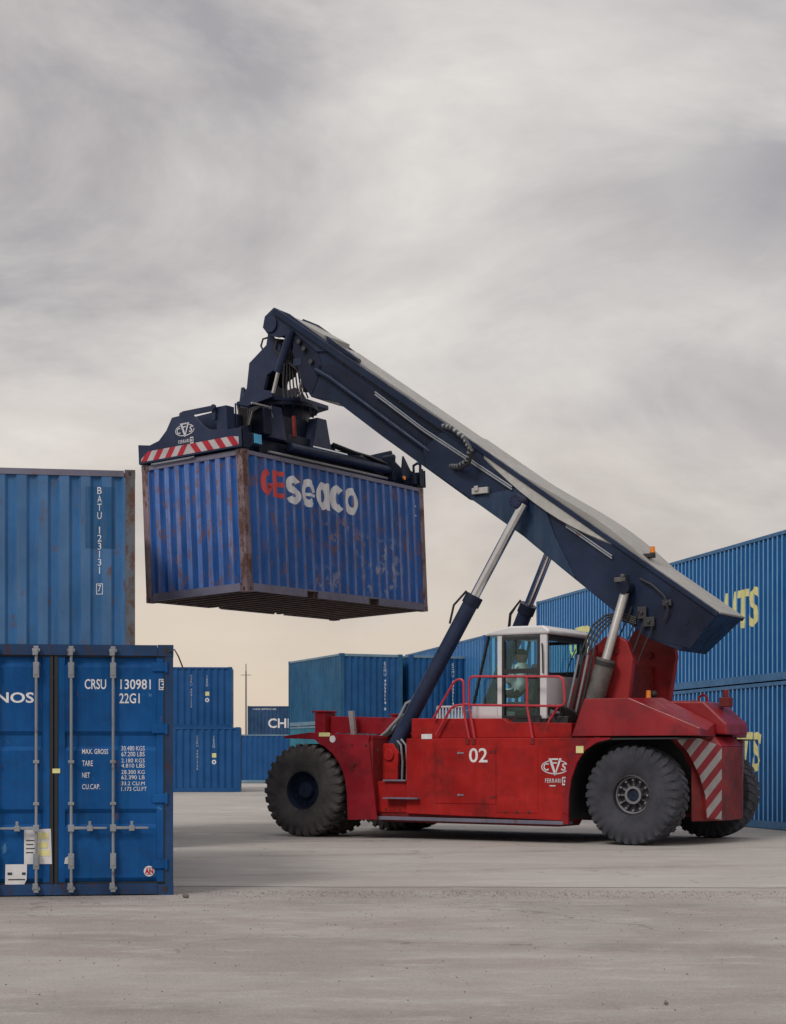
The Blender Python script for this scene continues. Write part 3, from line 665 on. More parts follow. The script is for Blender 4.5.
# access doors and seams on the near side
mb = MB(); a = loc(436, 745, -1.85); b = loc(496, 804, -1.85)
mb.box((a[0], -1.862, b[1] - .0), (b[0], -1.8505, a[1] - .02)); dpanel = mb.build('access_door', 'red', rs, bevel=.004)
mb = MB(); b2 = loc(538, 806, -1.85); mb.box((b[0] + .02, -1.858, .5), (b2[0], -1.8505, a[1] - .02)); mb.build('access_door', 'red', rs, bevel=.004)
for (u, v) in ((461, 753), (461, 795)):
    x, z = loc(u, v, -1.87); m2 = MB(); m2.box((x - .06, -1.872, z - .012), (x + .05, -1.8625, z + .012)); m2.cyl((x - .05, -1.875, z), (x - .05, -1.86, z), .022, seg=10); m2.build('latch', 'steel', dpanel)
for (u, v) in ((493, 752), (493, 797)):
    x, z = loc(u, v, -1.87); m2 = MB(); m2.box((x - .06, -1.870, z - .02), (x + .05, -1.8625, z + .02)); m2.build('hinge', 'redd', dpanel)
def sidemap(y): return lambda x, z: (x, y, z)
a = loc(469, 762.5, -1.865); b = loc(487.5, 748, -1.865)
marking([T2('02', a[0], a[1], w=b[0] - a[0], h=b[1] - a[1], bold=.012)], sidemap(-1.8645), ['white'], 'number', rs)
lx, lz = loc(555, 767, -1.86)
marking(oval_logo(lx, lz, .50), sidemap(-1.8535 - .007), ['logo'], 'emblem', rs)
def small(u0, v0, u1, v1, y, mat, name, par=rs):
    a = loc(u0, v1, y); b = loc(u1, v0, y); m2 = MB(); m2.box((a[0], y - .003, a[1]), (b[0], y, b[1])); return m2.build(name, mat, par)
small(576, 746, 583.5, 753, -1.876, 'yellow', 'yellow_sticker'); small(319, 732.5, 330, 736.5, -1.982, 'yellowp', 'yellow_sticker'); small(421.5, 734, 432, 739, -1.853, 'paper', 'white_sticker')
x, z = loc(332.5, 739, -1.984); mb = MB(); mb.cyl((x, -1.986, z), (x, -1.981, z), .062, seg=24); mb.build('round_sticker', 'paper', rs)
x, z = loc(353, 764, -1.98); mb = MB(); mb.cyl((x, -2.0, z), (x, -1.98, z), .05, seg=12); mb.box((x - .05, -1.995, z - .12), (x + .02, -1.981, z)); mb.build('fender_bracket', 'redd', rs)
# hoses and pipes in the recess
for k, (u, w) in enumerate(((401, 1.05), (406, 1.05), (398, 1.05))):
    mb = MB(); t = P3(u, 745, -1.5); bq = P3(u + 1, 780, -1.5); mb.tube([t + Vector((-.1, 0, .1)), t, (t + bq) / 2 + Vector((.02, 0, 0)), bq], .022, 8); mb.build('recess_hose', 'steel' if k < 2 else 'hose', rs, smooth=True)
# wheels
def wheel(r, w, hub, rear=False):
    """wheel around the local origin, axle along y, outer face towards -y"""
    t = MB(); hw = w / 2
    prof = [(hub, -hw * .80), (hub * 1.12, -hw * .92), (r * .72, -hw * 1.0), (r * .87, -hw * .97), (r * (.94 if not rear else .955), -hw * .86), (r * (.955 if not rear else .975), -hw * .5), (r * (.957 if not rear else .977), 0), (r * (.955 if not rear else .975), hw * .5), (r * (.94 if not rear else .955), hw * .86), (r * .86, hw * .97), (r * .72, hw), (hub * 1.12, hw * .92), (hub, hw * .80)]
    t.lathe([(a, b) for a, b in prof], (0, 0, 0), (0, 1, 0), 64)
    n = 30 if not rear else 34
    for side in (-1, 1):
        for k in range(n):
            a0 = 2 * PI * (k + (0 if side < 0 else .5)) / n; da = 2 * PI / n
            def pt(a, rr, y): return (rr * math.cos(a), y, rr * math.sin(a))
            wl = .30 if not rear else .34
            # lug: shoulder block running to the centre with a skew
            def sect(y, aoff, rt, rb, wl2): return [pt(a0 + aoff - da * wl2, rb, y), pt(a0 + aoff + da * wl2, rb, y), pt(a0 + aoff + da * wl2 * .8, rt, y), pt(a0 + aoff - da * wl2 * .8, rt, y)]
            t.rings([sect(side * hw * 1.01, 0, r * .86, r * .74, wl * .8), sect(side * hw * .99, 0, r * .965, r * .84, wl * .95), sect(side * hw * .86, da * .05, r * (.985 if rear else 1), r * .90, wl), sect(side * hw * .4, da * .35, r, r * .91, wl * .9), sect(side * hw * .02, da * .55, r * .995, r * .91, wl * .8)])
    return t
def rim(r, w, rear=False):
    t = MB(); hw = w / 2; y0 = -hw * .80
    t.lathe([(r, -hw * .86), (r * 1.05, -hw * .84), (r * 1.05, hw * .8), (r * .96, hw * .8), (r * .96, -hw * .60), (r * .985, -hw * .80)], (0, 0, 0), (0, 1, 0), 48)
    t.lathe([(0.02, -hw * .30), (r * .97, -hw * .30), (r * .97, -hw * .22), (.02, -hw * .22)], (0, 0, 0), (0, 1, 0), 48)
    if not rear:
        t.lathe([(.01, -hw * .62), (r * .40, -hw * .60), (r * .48, -hw * .45), (r * .5, -hw * .305), (.01, -hw * .305)], (0, 0, 0), (0, 1, 0), 32)
        for k in range(12):
            a = 2 * PI * k / 12; t.cyl((r * .68 * math.cos(a), -hw * .40, r * .68 * math.sin(a)), (r * .68 * math.cos(a), -hw * .30, r * .68 * math.sin(a)), .022, seg=8)
    return t
def add_wheel(x, y, r, w, hub, rear=False, flip=False, dual=False):
    e = empty('wheel', (x, y, r)); e.parent = rs
    if flip: e.rotation_euler = (0, 0, PI)
    t = wheel(r, w, hub, rear).build('tyre', 'tyre_rear' if rear else 'tyre', e, smooth=True)
    rm = rim(hub, w, rear).build('rim', 'navyd' if not rear else 'dsteel', e, smooth=True)
    if rear:
        s = MB(); hw = w / 2; rr = hub
        s.lathe([(rr * .34, -hw * .62), (rr * .46, -hw * .62), (rr * .46, -hw * .32), (rr * .34, -hw * .32)], (0, 0, 0), (0, 1, 0), 32)
        hc = MB(); hc.lathe([(.01, -hw * .50), (rr * .30, -hw * .50), (rr * .335, -hw * .42), (rr * .335, -hw * .32), (.01, -hw * .32)], (0, 0, 0), (0, 1, 0), 32); hc.build('hub_cap', 'navyd', e, smooth=True)
        for k in range(12):
            a = 2 * PI * k / 12; c, q = math.cos(a), math.sin(a); w2 = .012
            s.hexa([(c * rr * .44 + q * w2, -hw * .40, q * rr * .44 - c * w2), (c * rr * .93 + q * w2, -hw * .40, q * rr * .93 - c * w2), (c * rr * .93 + q * w2, -hw * .301, q * rr * .93 - c * w2), (c * rr * .44 + q * w2, -hw * .301, q * rr * .44 - c * w2),
                    (c * rr * .44 - q * w2, -hw * .58, q * rr * .44 + c * w2), (c * rr * .93 - q * w2, -hw * .48, q * rr * .93 + c * w2), (c * rr * .93 - q * w2, -hw * .301, q * rr * .93 + c * w2), (c * rr * .44 - q * w2, -hw * .301, q * rr * .44 + c * w2)])
            s.cyl((c * rr * .80, -hw * .62, q * rr * .80), (c * rr * .80, -hw * .45, q * rr * .80), .020, seg=8)
        s.lathe([(rr * .90, -hw * .60), (rr * .955, -hw * .62), (rr * .955, -hw * .305), (rr * .90, -hw * .305)], (0, 0, 0), (0, 1, 0), 40)
        s.build('hub_spider', 'hubgrey', e, smooth=True)
    return e
for sgn in (-1, 1):
    add_wheel(-.03, sgn * 1.78, .83, .56, .33, flip=sgn > 0); add_wheel(-.03, sgn * 1.16, .83, .56, .33, flip=sgn > 0)
    add_wheel(6.15 if sgn < 0 else 6.30, sgn * 1.46, .81, .58, .31, rear=True, flip=sgn > 0)
# rear fender, counterweight
def sidepoly(mbx, pts, s): pass
for s in (-1, 1):
    mb = MB()
    # cheek in front of the arch
    side = [(4.99, .33), (5.115, .33), (5.12, .75), (5.17, 1.08), (5.27, 1.34), (5.42, 1.54), (5.62, 1.66), (5.86, 1.715), (5.86, 1.735), (5.16, 1.735), (5.09, 1.3)]
    y0, y1 = sorted((s * 1.872, s * 1.0)); mb.prism(side, *sorted((s * 1.872, s * 1.83))); mb.build('rear_fender_cheek', 'redp', rs)
    mb = MB(); mb.prism([(5.02, .4), (5.09, .4), (5.12, 1.1), (5.24, 1.4), (5.45, 1.62), (5.85, 1.70), (7.0, 1.71), (7.0, 1.73), (5.18, 1.73)], *sorted((s * 1.828, s * .86))); mb.build('arch_shade_liner', 'cabtrim', rs)  # black liner puts the shade under the red fender into the colour
    mb = MB(); mb.box((5.2, min(s * .86, s * .90), .5), (6.95, max(s * .86, s * .90), 1.70)); mb.build('arch_shade_panel', 'cabtrim', rs)  # black closing panel added to paint in the dark of the wheel well
    # big sloped fender body
    def Y(v): return s * v
    bot = [(5.16, Y(1.85), 1.737), (6.78, Y(1.85), 1.737), (7.12, Y(.95), 1.737), (7.12, Y(.45), 1.737), (5.16, Y(.86), 1.737)]
    v = {}
    b = mb = MB(); bm = mb.bm
    pts = {'a': (5.16, Y(1.85), 1.76), 'b': (7.37, Y(1.85), 1.76), 'c': (7.16, Y(.98), 1.76), 'd': (7.08, Y(.40), 1.76), 'e': (5.2, Y(.75), 1.76),
           'A': (5.38, Y(1.83), 2.37), 'B': (6.16, Y(1.83), 2.37), 'B2': (6.86, Y(1.72), 1.98), 'Cc': (7.16, Y(.98), 1.86), 'D': (7.06, Y(.40), 1.98), 'E': (5.4, Y(.75), 2.40), 'F': (6.3, Y(.75), 2.40)}
    pts['B2'] = (7.37, Y(1.84), 1.88)
    if s > 0: pts.update({'b': (6.80, Y(1.85), 1.76), 'B2': (6.80, Y(1.83), 2.04), 'c': (7.06, Y(.98), 1.76), 'Cc': (7.06, Y(.98), 1.86)})
    V = {k: bm.verts.new(p) for k, p in pts.items()}
    for f in ('abBA', 'ab', ): pass
    F_ = lambda *k: mb.face([V[q] for q in k])
    F_('a', 'b', 'B2', 'B', 'A'); F_('b', 'c', 'Cc', 'B2'); F_('c', 'd', 'D', 'Cc'); F_('B', 'B2', 'Cc'); F_('B', 'Cc', 'D', 'F'); F_('A', 'B', 'F', 'E'); F_('a', 'A', 'E', 'e'); F_('e', 'E', 'F', 'D', 'd'); F_('a', 'e', 'd', 'c', 'b')
    mb.build('rear_fender', 'redp', rs, bevel=.012)
    # chamfered counterweight cheek with arch cut (in the plane of the chamfer)
    A2 = Vector((6.80, s * 1.70)); B2 = Vector((7.22, s * .47)); d2 = (B2 - A2); L2 = d2.length; d2.normalize(); n2 = Vector((d2.y, -d2.x)); n2 = n2 if n2.x > 0 else -n2
    prof = [(0, 1.73), (.18, 1.70), (.45, 1.50), (.72, 1.15), (.86, .80), (.90, .42), (L2, .38), (L2, 1.60), (L2 * .55, 1.73)]
    mb = MB(); fr = [mb.bm.verts.new((*(A2 + d2 * t + n2 * 0), z)) for t, z in prof]; bk = [mb.bm.verts.new((*(A2 + d2 * t - n2 * .12), z)) for t, z in prof]
    mb.face(fr); mb.face(bk[::-1])
    for i in range(len(fr)): mb.face([fr[i], bk[i], bk[(i + 1) % len(fr)], fr[(i + 1) % len(fr)]])
    mb.build('counterweight_cheek', 'hred' if False else 'redd', rs)
    # striped reflective board on it
    def inside(t, z):
        pr = prof; c = False
        for i in range(len(pr)):
            (x1, z1), (x2, z2) = pr[i], pr[(i + 1) % len(pr)]
            if (z1 > z) != (z2 > z) and t < (x2 - x1) * (z - z1) / (z2 - z1) + x1: c = not c
        return c
    bmx = bmesh.new(); vv = [bmx.verts.new((t, z, 0)) for t, z in [(.02, 1.725), (.18, 1.69), (.45, 1.49), (.72, 1.14), (.87, .80), (.91, .44), (L2 - .02, .40), (L2 - .02, 1.60), (L2 * .55, 1.725)]]
    bmx.faces.new(vv)
    per = .26; nrm = Vector((-.64, .77, 0)).normalized()
    ks = range(-12, 20)
    for k in ks:
        bmesh.ops.bisect_plane(bmx, geom=bmx.verts[:] + bmx.edges[:] + bmx.faces[:], dist=1e-5, plane_co=nrm * (k * per / 2), plane_no=nrm)
    for f in bmx.faces: f.material_index = int(math.floor(f.calc_center_median().dot(nrm) / (per / 2))) % 2
    for vtx in bmx.verts:
        t, z = vtx.co.x, vtx.co.y; q = A2 + d2 * t + n2 * .004; vtx.co = (q.x, q.y, z)
    me = bpy.data.meshes.new('striped_board'); bmx.to_mesh(me); bmx.free(); me.materials.append(M['hwhited']); me.materials.append(M['hredd'])
    o = bpy.data.objects.new('striped_board', me); C.objects.link(o); o.parent = rs
# counterweight block
mb = MB(); mb.prism([(6.85, -.85), (6.93, -1.1), (7.22, -.47), (7.22, .47), (6.93, 1.1), (6.85, .85)], .38, 1.60, 'xy'); cwt = mb.build('counterweight', 'redd', rs, bevel=.02)
mb = MB(); mb.hexa([(6.78, -.95, 1.602), (7.22, -.5, 1.602), (7.22, .5, 1.602), (6.78, .95, 1.602), (6.85, -.8, 1.758), (7.08, -.45, 1.758), (7.08, .45, 1.758), (6.85, .8, 1.758)]); mb.build('counterweight_top', 'redp', rs)
mb = MB(); mb.prism([(6.2, 1.80), (6.95, 1.80), (7.26, 1.79), (7.26, 1.97), (6.86, 2.34), (6.2, 2.36)], -.38, .62); mb.build('engine_hood', 'redp', rs, bevel=.03)
mb = MB(); mb.box((6.95, .1, 2.26), (7.12, .3, 2.42)); mb.cyl((7.03, .2, 2.42), (7.03, .2, 2.55), .05, seg=10); mb.build('exhaust_stub', 'redd', rs, bevel=.01)
mb = MB(); mb.tube([(6.45, .45, 2.34), (6.46, .45, 2.44), (6.53, .45, 2.49), (6.60, .45, 2.44), (6.61, .45, 2.34)], .022, 8); mb.build('lifting_eye', 'red', rs, smooth=True)
def beacon(u, v, y, h=.16):
    p = P3(u, v, y); e = empty('beacon', p); e.parent = rs
    mb = MB(); mb.cyl((0, 0, 0), (0, 0, h * .35), .05, seg=14); mb.build('beacon_base', 'black', e)
    mb = MB(); mb.cyl((0, 0, h * .351), (0, 0, h), .047, .040, 14); mb.build('beacon_lens', 'amber', e, smooth=True)
beacon(648.5, 706, -.5, .26)
mb = MB(); p = P3(654, 706, -.4); mb.box((p.x - .05, p.y - .05, p.z - .1), (p.x + .05, p.y + .05, p.z + .14)); mb.sphere((p.x, p.y, p.z + .2), .06); mb.build('work_lamp', 'black', rs)
# boom tower
for s in (-1, 1):
    y0, y1 = sorted((s * .80, s * .66))
    fx = .80 if s < 0 else .92
    mb = MB(); mb.prism([(4.96 + (x_ - 4.95) * fx, z_) for x_, z_ in ([(4.95, 1.9), (5.85, 1.9), (5.88, 2.38), (5.98, 3.05), (5.84, 3.36), (5.60, 3.46), (5.34, 3.44), (5.14, 3.30), (4.98, 2.95)] if s < 0 else [(4.95, 1.9), (5.85, 1.9), (5.92, 2.5), (6.03, 3.15), (5.98, 3.62), (5.60, 3.90), (5.3, 3.8), (5.08, 3.5), (4.98, 2.95)])], y0, y1); tw = mb.build('boom_tower', 'redt', rs, bevel=.02)
    mb = MB(); mb.cyl((5.48, s * .83, 3.2), (5.48, s * .6, 3.2), .06, seg=20); mb.build('pivot_pin', 'redd', tw)
mb = MB(); mb.box((5.05, -.655, 1.92), (5.55, .655, 3.0)); mb.build('tower_crossbox', 'redd', rs)
# boom: outer section (base), inner section, head
def bpoly(y, *pts): return [loc(u, v, y) for u, v in pts]
yo = .58
B_bot_rear = loc(677, 651, -yo); B_top_rear = loc(718.5, 614, -yo)
dirb = (Vector(loc(329, 343, -yo)) - Vector(B_top_rear)).normalized()
topA = loc(453, 430, -yo); 
outer = bpoly(-yo, (718.5, 614), (680, 651), (647, 638), (560, 567), (523, 536), (471, 499), (425, 467), (423, 450), (440, 433), (455, 431))
mb = MB(); mb.prism(outer, -yo, yo); bo = mb.build('boom_outer_section', ['boom'], rs, bevel=.012)
rear_top = Vector(outer[0]); 
# top cover of the outer section, slightly raised crown
tp = [Vector(loc(u, v, -yo)) for u, v in ((718.5, 614), (455, 431))]
nb = Vector((-(tp[0] - tp[1]).y, (tp[0] - tp[1]).x)).normalized(); nb = nb if nb.y > 0 else -nb
def BP(t, h):  # point on boom: t metres from the rear top edge towards the head, h above the top line
    d = (tp[1] - tp[0]).normalized(); q = tp[0] + d * t + nb * h; return q.x, q.y
LB = (tp[1] - tp[0]).length
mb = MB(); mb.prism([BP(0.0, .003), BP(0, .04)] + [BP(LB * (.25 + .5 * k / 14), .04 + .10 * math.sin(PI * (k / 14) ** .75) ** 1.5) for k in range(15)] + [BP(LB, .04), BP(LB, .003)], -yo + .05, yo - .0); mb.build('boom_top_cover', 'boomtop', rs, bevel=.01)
# bevelled plate below the near flange, painted pale for the light it catches
mb = MB(); n_ = 10; up = [P3(484 + (612 - 484) * k / n_, 455 + (541 - 455) * k / n_, -yo - .002) for k in range(n_ + 1)]
lo = [q + Vector((.0, -.10 * math.sin(PI * k / n_) - .002, -.20 * math.sin(PI * k / n_) ** .8 - .03)) for k, q in enumerate(up)]
ba = [q + Vector((0, .10 * math.sin(PI * k / n_) + .001, -.03)) for k, q in enumerate(lo)]
mb.rings([[a, b, c] for a, b, c in zip(up, lo, ba)]); mb.build('bevel_plate', 'boomtop', rs)
mb = MB(); mb.prism([BP(0.0, -.05), BP(0, .03), BP(LB, .03), BP(LB, -.05)], -yo - .045, -yo - .001); mb.build('boom_top_flange', 'boom', rs, bevel=.006)
mb = MB(); mb.prism([BP(0.0, -.05), BP(0, .03), BP(LB, .03), BP(LB, -.05)], yo + .001, yo + .045); mb.build('boom_top_flange', 'boom', rs, bevel=.006)
# reinforcing plate where the lift rams meet the boom
for s in (-1, 1):
    pl = bpoly(-yo, (470, 498), (500, 492), (519, 488), (545, 506), (555, 535), (576, 578), (560, 566), (523, 535))
    mb = MB(); mb.prism(pl, *sorted((s * (yo + .001), s * (yo + .03)))); mb.build('reinforcing_plate', 'bluepatch', rs, bevel=.004)
    pb = loc(523, 503, -.62); mb = MB(); mb.cyl((pb[0], s * .605, pb[1]), (pb[0], s * .93, pb[1]), .12, seg=22)
    for k in range(8):
        a = 2 * PI * k / 8; mb.cyl((pb[0] + .085 * math.cos(a), s * .93, pb[1] + .085 * math.sin(a)), (pb[0] + .085 * math.cos(a), s * .945, pb[1] + .085 * math.sin(a)), .014, seg=6)
    mb.build('ram_pin', 'navy', rs, bevel=.005)
# inner (telescopic) section
yi = .47
inner = bpoly(-yi, (480, 448), (300, 328), (301, 345), (322, 368), (313, 397), (337, 402), (383, 437), (480, 508))
inner = bpoly(-yi, (480, 449), (296, 322), (292, 352), (304, 386), (311, 397), (337, 402), (383, 437), (470, 500))
mb = MB(); mb.prism(inner, -yi, yi); mb.build('boom_inner_section', 'boom', rs, bevel=.012)
mb = MB(); tq = [Vector(loc(u, v, -yi)) for u, v in ((480, 449), (278, 310))]; dq = (tq[1] - tq[0]); Lq = dq.length; dq.normalize(); nq = Vector((-dq.y, dq.x)); nq = nq if nq.y > 0 else -nq
def IP(t, h): q = tq[0] + dq * t + nq * h; return q.x, q.y
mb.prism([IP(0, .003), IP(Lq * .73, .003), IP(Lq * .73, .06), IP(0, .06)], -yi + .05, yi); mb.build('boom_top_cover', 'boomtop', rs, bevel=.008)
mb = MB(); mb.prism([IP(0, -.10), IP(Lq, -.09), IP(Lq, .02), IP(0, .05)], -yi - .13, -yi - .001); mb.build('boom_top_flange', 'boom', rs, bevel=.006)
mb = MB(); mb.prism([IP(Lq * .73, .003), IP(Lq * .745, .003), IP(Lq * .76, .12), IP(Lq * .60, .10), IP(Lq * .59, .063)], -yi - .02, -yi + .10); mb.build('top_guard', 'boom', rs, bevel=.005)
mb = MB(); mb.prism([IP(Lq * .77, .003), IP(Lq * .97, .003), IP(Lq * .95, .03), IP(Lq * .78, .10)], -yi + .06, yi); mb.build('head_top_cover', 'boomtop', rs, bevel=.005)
mb = MB(); mb.prism(bpoly(-yi, (334, 364), (470, 459), (470, 478), (322, 374), (318, 366)), -yi - .012, -yi - .001); mb.build('web_shade_strip', 'navyd', rs)  # dark strip paints the top flange's shade onto the web
mb = MB(); mb.prism(bpoly(-yi, (296, 336), (318, 352), (323, 366), (312, 394), (306, 386), (298, 366), (293, 352)), -yi - .012, -yi - .001); mb.build('head_shade_plate', 'navyd', rs)  # dark plate stands in for the unlit opening in the boom head
mb = MB(); p = P3(297, 362, -yi - .012); mb.box((p.x - .08, -yi - .02, p.z - .07), (p.x + .1, -yi - .0122, p.z + .07)); mb.build('small_plate', 'logo' if False else 'navy', rs)
# long pipe along the lower edge and thin pipes
mb = MB(); mb.tube([P3(316, 370, -.53), P3(330, 378, -.53), P3(430, 452, -.53)], .055, 10); mb.build('boom_pipe', 'boom', rs, smooth=True)
for dv in (0, 2.6):
    mb = MB(); mb.tube([P3(375, 392 + dv, -.56), P3(424, 429 + dv, -.56), P3(512, 487 + dv, -.64)], .016, 6); mb.build('boom_pipe', 'steel', rs, smooth=True)
    mb = MB(); mb.tube([P3(566, 524 + dv, -.62), P3(612, 556 + dv, -.62)], .014, 6); mb.build('boom_pipe', 'steel', rs, smooth=True)
# hose loop hanging off the boom side
hp_ = [P3(u, v, y) for u, v, y in ((441, 425, -.55), (452, 428, -.7), (464, 438, -.85), (470, 449, -.9), (467, 461, -.85), (458, 466, -.7), (451, 466, -.6))]
for k in range(2):
    mb = MB(); mb.tube([p + Vector((.05 * k, -.02 * k, -.05 * k)) for p in hp_], .035, 8); mb.build('hose_loop', 'hose', rs, smooth=True)
mb = MB()
for i in range(len(hp_) - 1):
    for f in (.2, .55, .9):
        a = hp_[i].lerp(hp_[i + 1], f); b = hp_[i].lerp(hp_[i + 1], min(1, f + .16)); mb.cyl(a, b, .041, seg=8)
mb.build('hose_clips', 'steel', rs)
# small fittings
p = P3(480, 491, -.66); mb = MB(); mb.box((p.x - .16, p.y - .02, p.z - .05), (p.x + .16, p.y + .06, p.z + .06)); mb.box((p.x - .1, p.y - .05, p.z + .0), (p.x - .02, p.y - .02, p.z + .09)); mb.build('boom_lock', 'greyrod', rs, bevel=.008)
p = P3(621, 579, -.68); mb = MB(); mb.box((p.x - .12, p.y - .02, p.z - .05), (p.x + .08, p.y + .1, p.z + .03)); mb.box((p.x - .0, p.y - .03, p.z + .03), (p.x + .07, p.y + .1, p.z + .08)); mb.build('boom_sensor', 'greybarrel', rs, bevel=.008)
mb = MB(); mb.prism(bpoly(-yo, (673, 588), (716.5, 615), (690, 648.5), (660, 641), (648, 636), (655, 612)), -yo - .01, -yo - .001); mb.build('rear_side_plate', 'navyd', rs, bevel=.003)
beacon(652.5, 556, -.2, .16)
mb = MB(); p = P3(648, 556, -.35); mb.box((p.x - .08, p.y - .05, p.z - .03), (p.x + .1, p.y + .1, p.z + .04)); mb.build('beacon_bracket', 'black', rs, bevel=.01)
mb = MB(); mb.tube([P3(640, 579, -.62), P3(652, 585, -.66), P3(664, 596, -.68), P3(668, 610, -.68), P3(664, 620, -.66)], .02, 6); mb.build('boom_cable', 'hose', rs, smooth=True)
mb = MB()
for u, v in ((686, 622), (702, 627)): q = P3(u, v, -.585); mb.cyl((q.x, -.60, q.z), (q.x, -.581, q.z), .05, seg=14)
q = P3(693, 622, -.585); mb.build('boom_plug', 'navyd', rs)
# head: pin, side plates
for s in (-1, 1):
    hp2 = bpoly(-yi, (275, 308), (266, 317), (264, 328), (270, 336), (280, 338), (296, 333), (318, 352), (330, 352), (330, 343), (290, 314))
    mb = MB(); mb.prism(hp2, *sorted((s * (yi + .002), s * (yi + .045)))); mb.build('head_plate', 'navy', rs, bevel=.006)
pc = loc(271, 325, -.52); mb = MB(); mb.cyl((pc[0], -.56, pc[1]), (pc[0], .56, pc[1]), .15, seg=28); mb.build('head_pin', 'navy', rs, bevel=.01)
# head bracket (gooseneck plates) and tilt cylinders
for s in (-1, 1):
    y_ = -.36
    gp = bpoly(y_, (268, 332), (281, 345), (279, 357), (274, 370), (267, 375), (263.5, 390), (273, 391), (272, 397), (240, 409), (239.5, 401), (246.5, 388), (249, 363), (266, 345))
    mb = MB(); mb.prism(gp, *sorted((s * .36, s * .28))); mb.build('gooseneck_plate', 'navy', rs, bevel=.01)
    mb = MB(); a = P3(292, 330, -.50); b = P3(278, 372, -.42); c = P3(273, 393, -.40)
    for q in (a, b, c): q.y *= -s * 1.0 if s > 0 else 1
    mb.cyl(a, b, .085, seg=16); t1 = mb.build('tilt_cylinder', 'navy', rs, smooth=True)
    mb = MB(); mb.cyl(b, c, .035, seg=12); mb.build('tilt_rod', 'chrome', t1, smooth=True)
    mb = MB(); a = P3(318, 355, -.45); c = P3(300, 386, -.3)
    for q in (a, c): q.y *= -s if s > 0 else 1
    mb.cyl(a, c, .03, seg=10); mb.build('damper_rod', 'steel', rs, smooth=True)
mb = MB(); g0 = bpoly(0, (256, 392), (259, 366), (273, 350), (278, 354), (268, 372), (265, 392)); mb.prism(g0, -.279, .279); mb.build('gooseneck_web', 'navy', rs)
mb = MB(); a = loc(283, 345, -.25); mb.prism(bpoly(-.25, (270, 338), (290, 340), (288, 352), (281, 357), (268, 348)), -.27, .27); mb.build('hose_manifold', 'navyd', rs)
mb = MB(); mb.tube([P3(270, 337, -.2), P3(263, 339, -.2), P3(261, 346, -.2), P3(264, 352, -.2)], .02, 6); mb.build('head_hose', 'hose', rs, smooth=True)
for k in range(5):
    mb = MB(); y = -.38 + .04 * k; mb.tube([P3(277 + k * 2, 340, y), P3(275 + k * 3, 350, y), P3(283 + k * 2, 358, y), P3(300, 372 + k, y), P3(304 + k, 392, y)], .02, 6); mb.build('head_hose', 'hose', rs, smooth=True)
# hoses and small fittings around the boom foot and head
rnd = random.Random(3)
for k in range(5):
    u0, v0 = 616 + k * 7.5, 608 + k * 4.5; y0 = -.62 - .02 * (k % 3)
    q0 = P3(u0 + 8, v0 - 6, y0); q1 = P3(u0 + 2 + rnd.uniform(-2, 3), v0 + 10, y0 - .06); q2 = P3(u0 - 4 + rnd.uniform(-3, 3), v0 + 22, -.72); q3 = P3(u0 - 8, v0 + 34 + rnd.uniform(-4, 6), -.74)
    pts_ = []
    for j in range(9):
        t = j / 8; a = q0.lerp(q1, t); b = q1.lerp(q2, t); c = q2.lerp(q3, t); pts_.append(a.lerp(b, t).lerp(b.lerp(c, t), t))
    e = MB(); e.tube(pts_, .011 + .004 * (k % 2), 6); e.build('foot_hose', 'hose', rs, smooth=True)
for (u, v, w_, h_) in ((650, 622, .10, .08), (643, 613, .08, .10), (668, 603, .08, .05)):
    q = P3(u, v, -.60); e = MB(); e.box((q.x - w_, -.66, q.z - h_), (q.x + w_, -.612, q.z + h_)); e.cyl((q.x, -.70, q.z), (q.x, -.66, q.z), .03, seg=10); e.build('valve_fitting', 'dsteel', rs, bevel=.008)
for (u0, v0, u1, v1) in ((333, 352, 452, 434), (336, 357, 447, 434)):
    e = MB(); e.tube([P3(u0, v0, -.50), P3((u0 + u1) / 2, (v0 + v1) / 2 + .6, -.50), P3(u1, v1, -.50)], .018, 6); e.build('boom_cable', 'hose', rs, smooth=True)
for k in range(6):
    q = P3(345 + 19 * k, 361 + 13.1 * k, -.495); e = MB(); e.box((q.x - .03, -.56, q.z - .05), (q.x + .03, -.48, q.z + .05)); e.build('cable_clamp', 'dsteel', rs)
for k in range(7):
    y = -.40 + .05 * k; q0 = P3(283 + k, 343, y); q1 = P3(287 + 3 * k, 356 + 2 * k, y - .1); q2 = P3(281 + 3 * k, 378, y); q3 = P3(284 + 4 * k, 398, y)
    e = MB(); e.tube([(q0.lerp(q1, t).lerp(q1.lerp(q2, t), t)).lerp(q1.lerp(q2, t).lerp(q2.lerp(q3, t), t), t) for t in [j / 8 for j in range(9)]], .016, 6); e.build('head_hose', 'hose', rs, smooth=True)
for (u, v) in ((305, 349), (312, 362), (300, 342)):
    q = P3(u, v, -.50); e = MB(); e.cyl((q.x, -.56, q.z), (q.x, -.485, q.z), .045, seg=12); e.build('head_bolt', 'dsteel', rs)
# hinges, bolts and plates on the body side
for u in (505, 517, 529):
    q = P3(u, 812, -1.86); e = MB(); e.cyl((q.x, -1.872, q.z), (q.x, -1.855, q.z), .018, seg=8); e.build('bolt', 'dsteel', rs)
for u, v in ((386, 809), (400, 810), (345, 812), (352, 745), (366, 745), (378, 750)):
    q = P3(u, v, -1.985); yy = -1.985 if u < 380 else -1.80; q = P3(u, v, yy); e = MB(); e.cyl((q.x, yy - .012, q.z), (q.x, yy + .003, q.z), .016, seg=8); e.build('bolt', 'dsteel', rs)
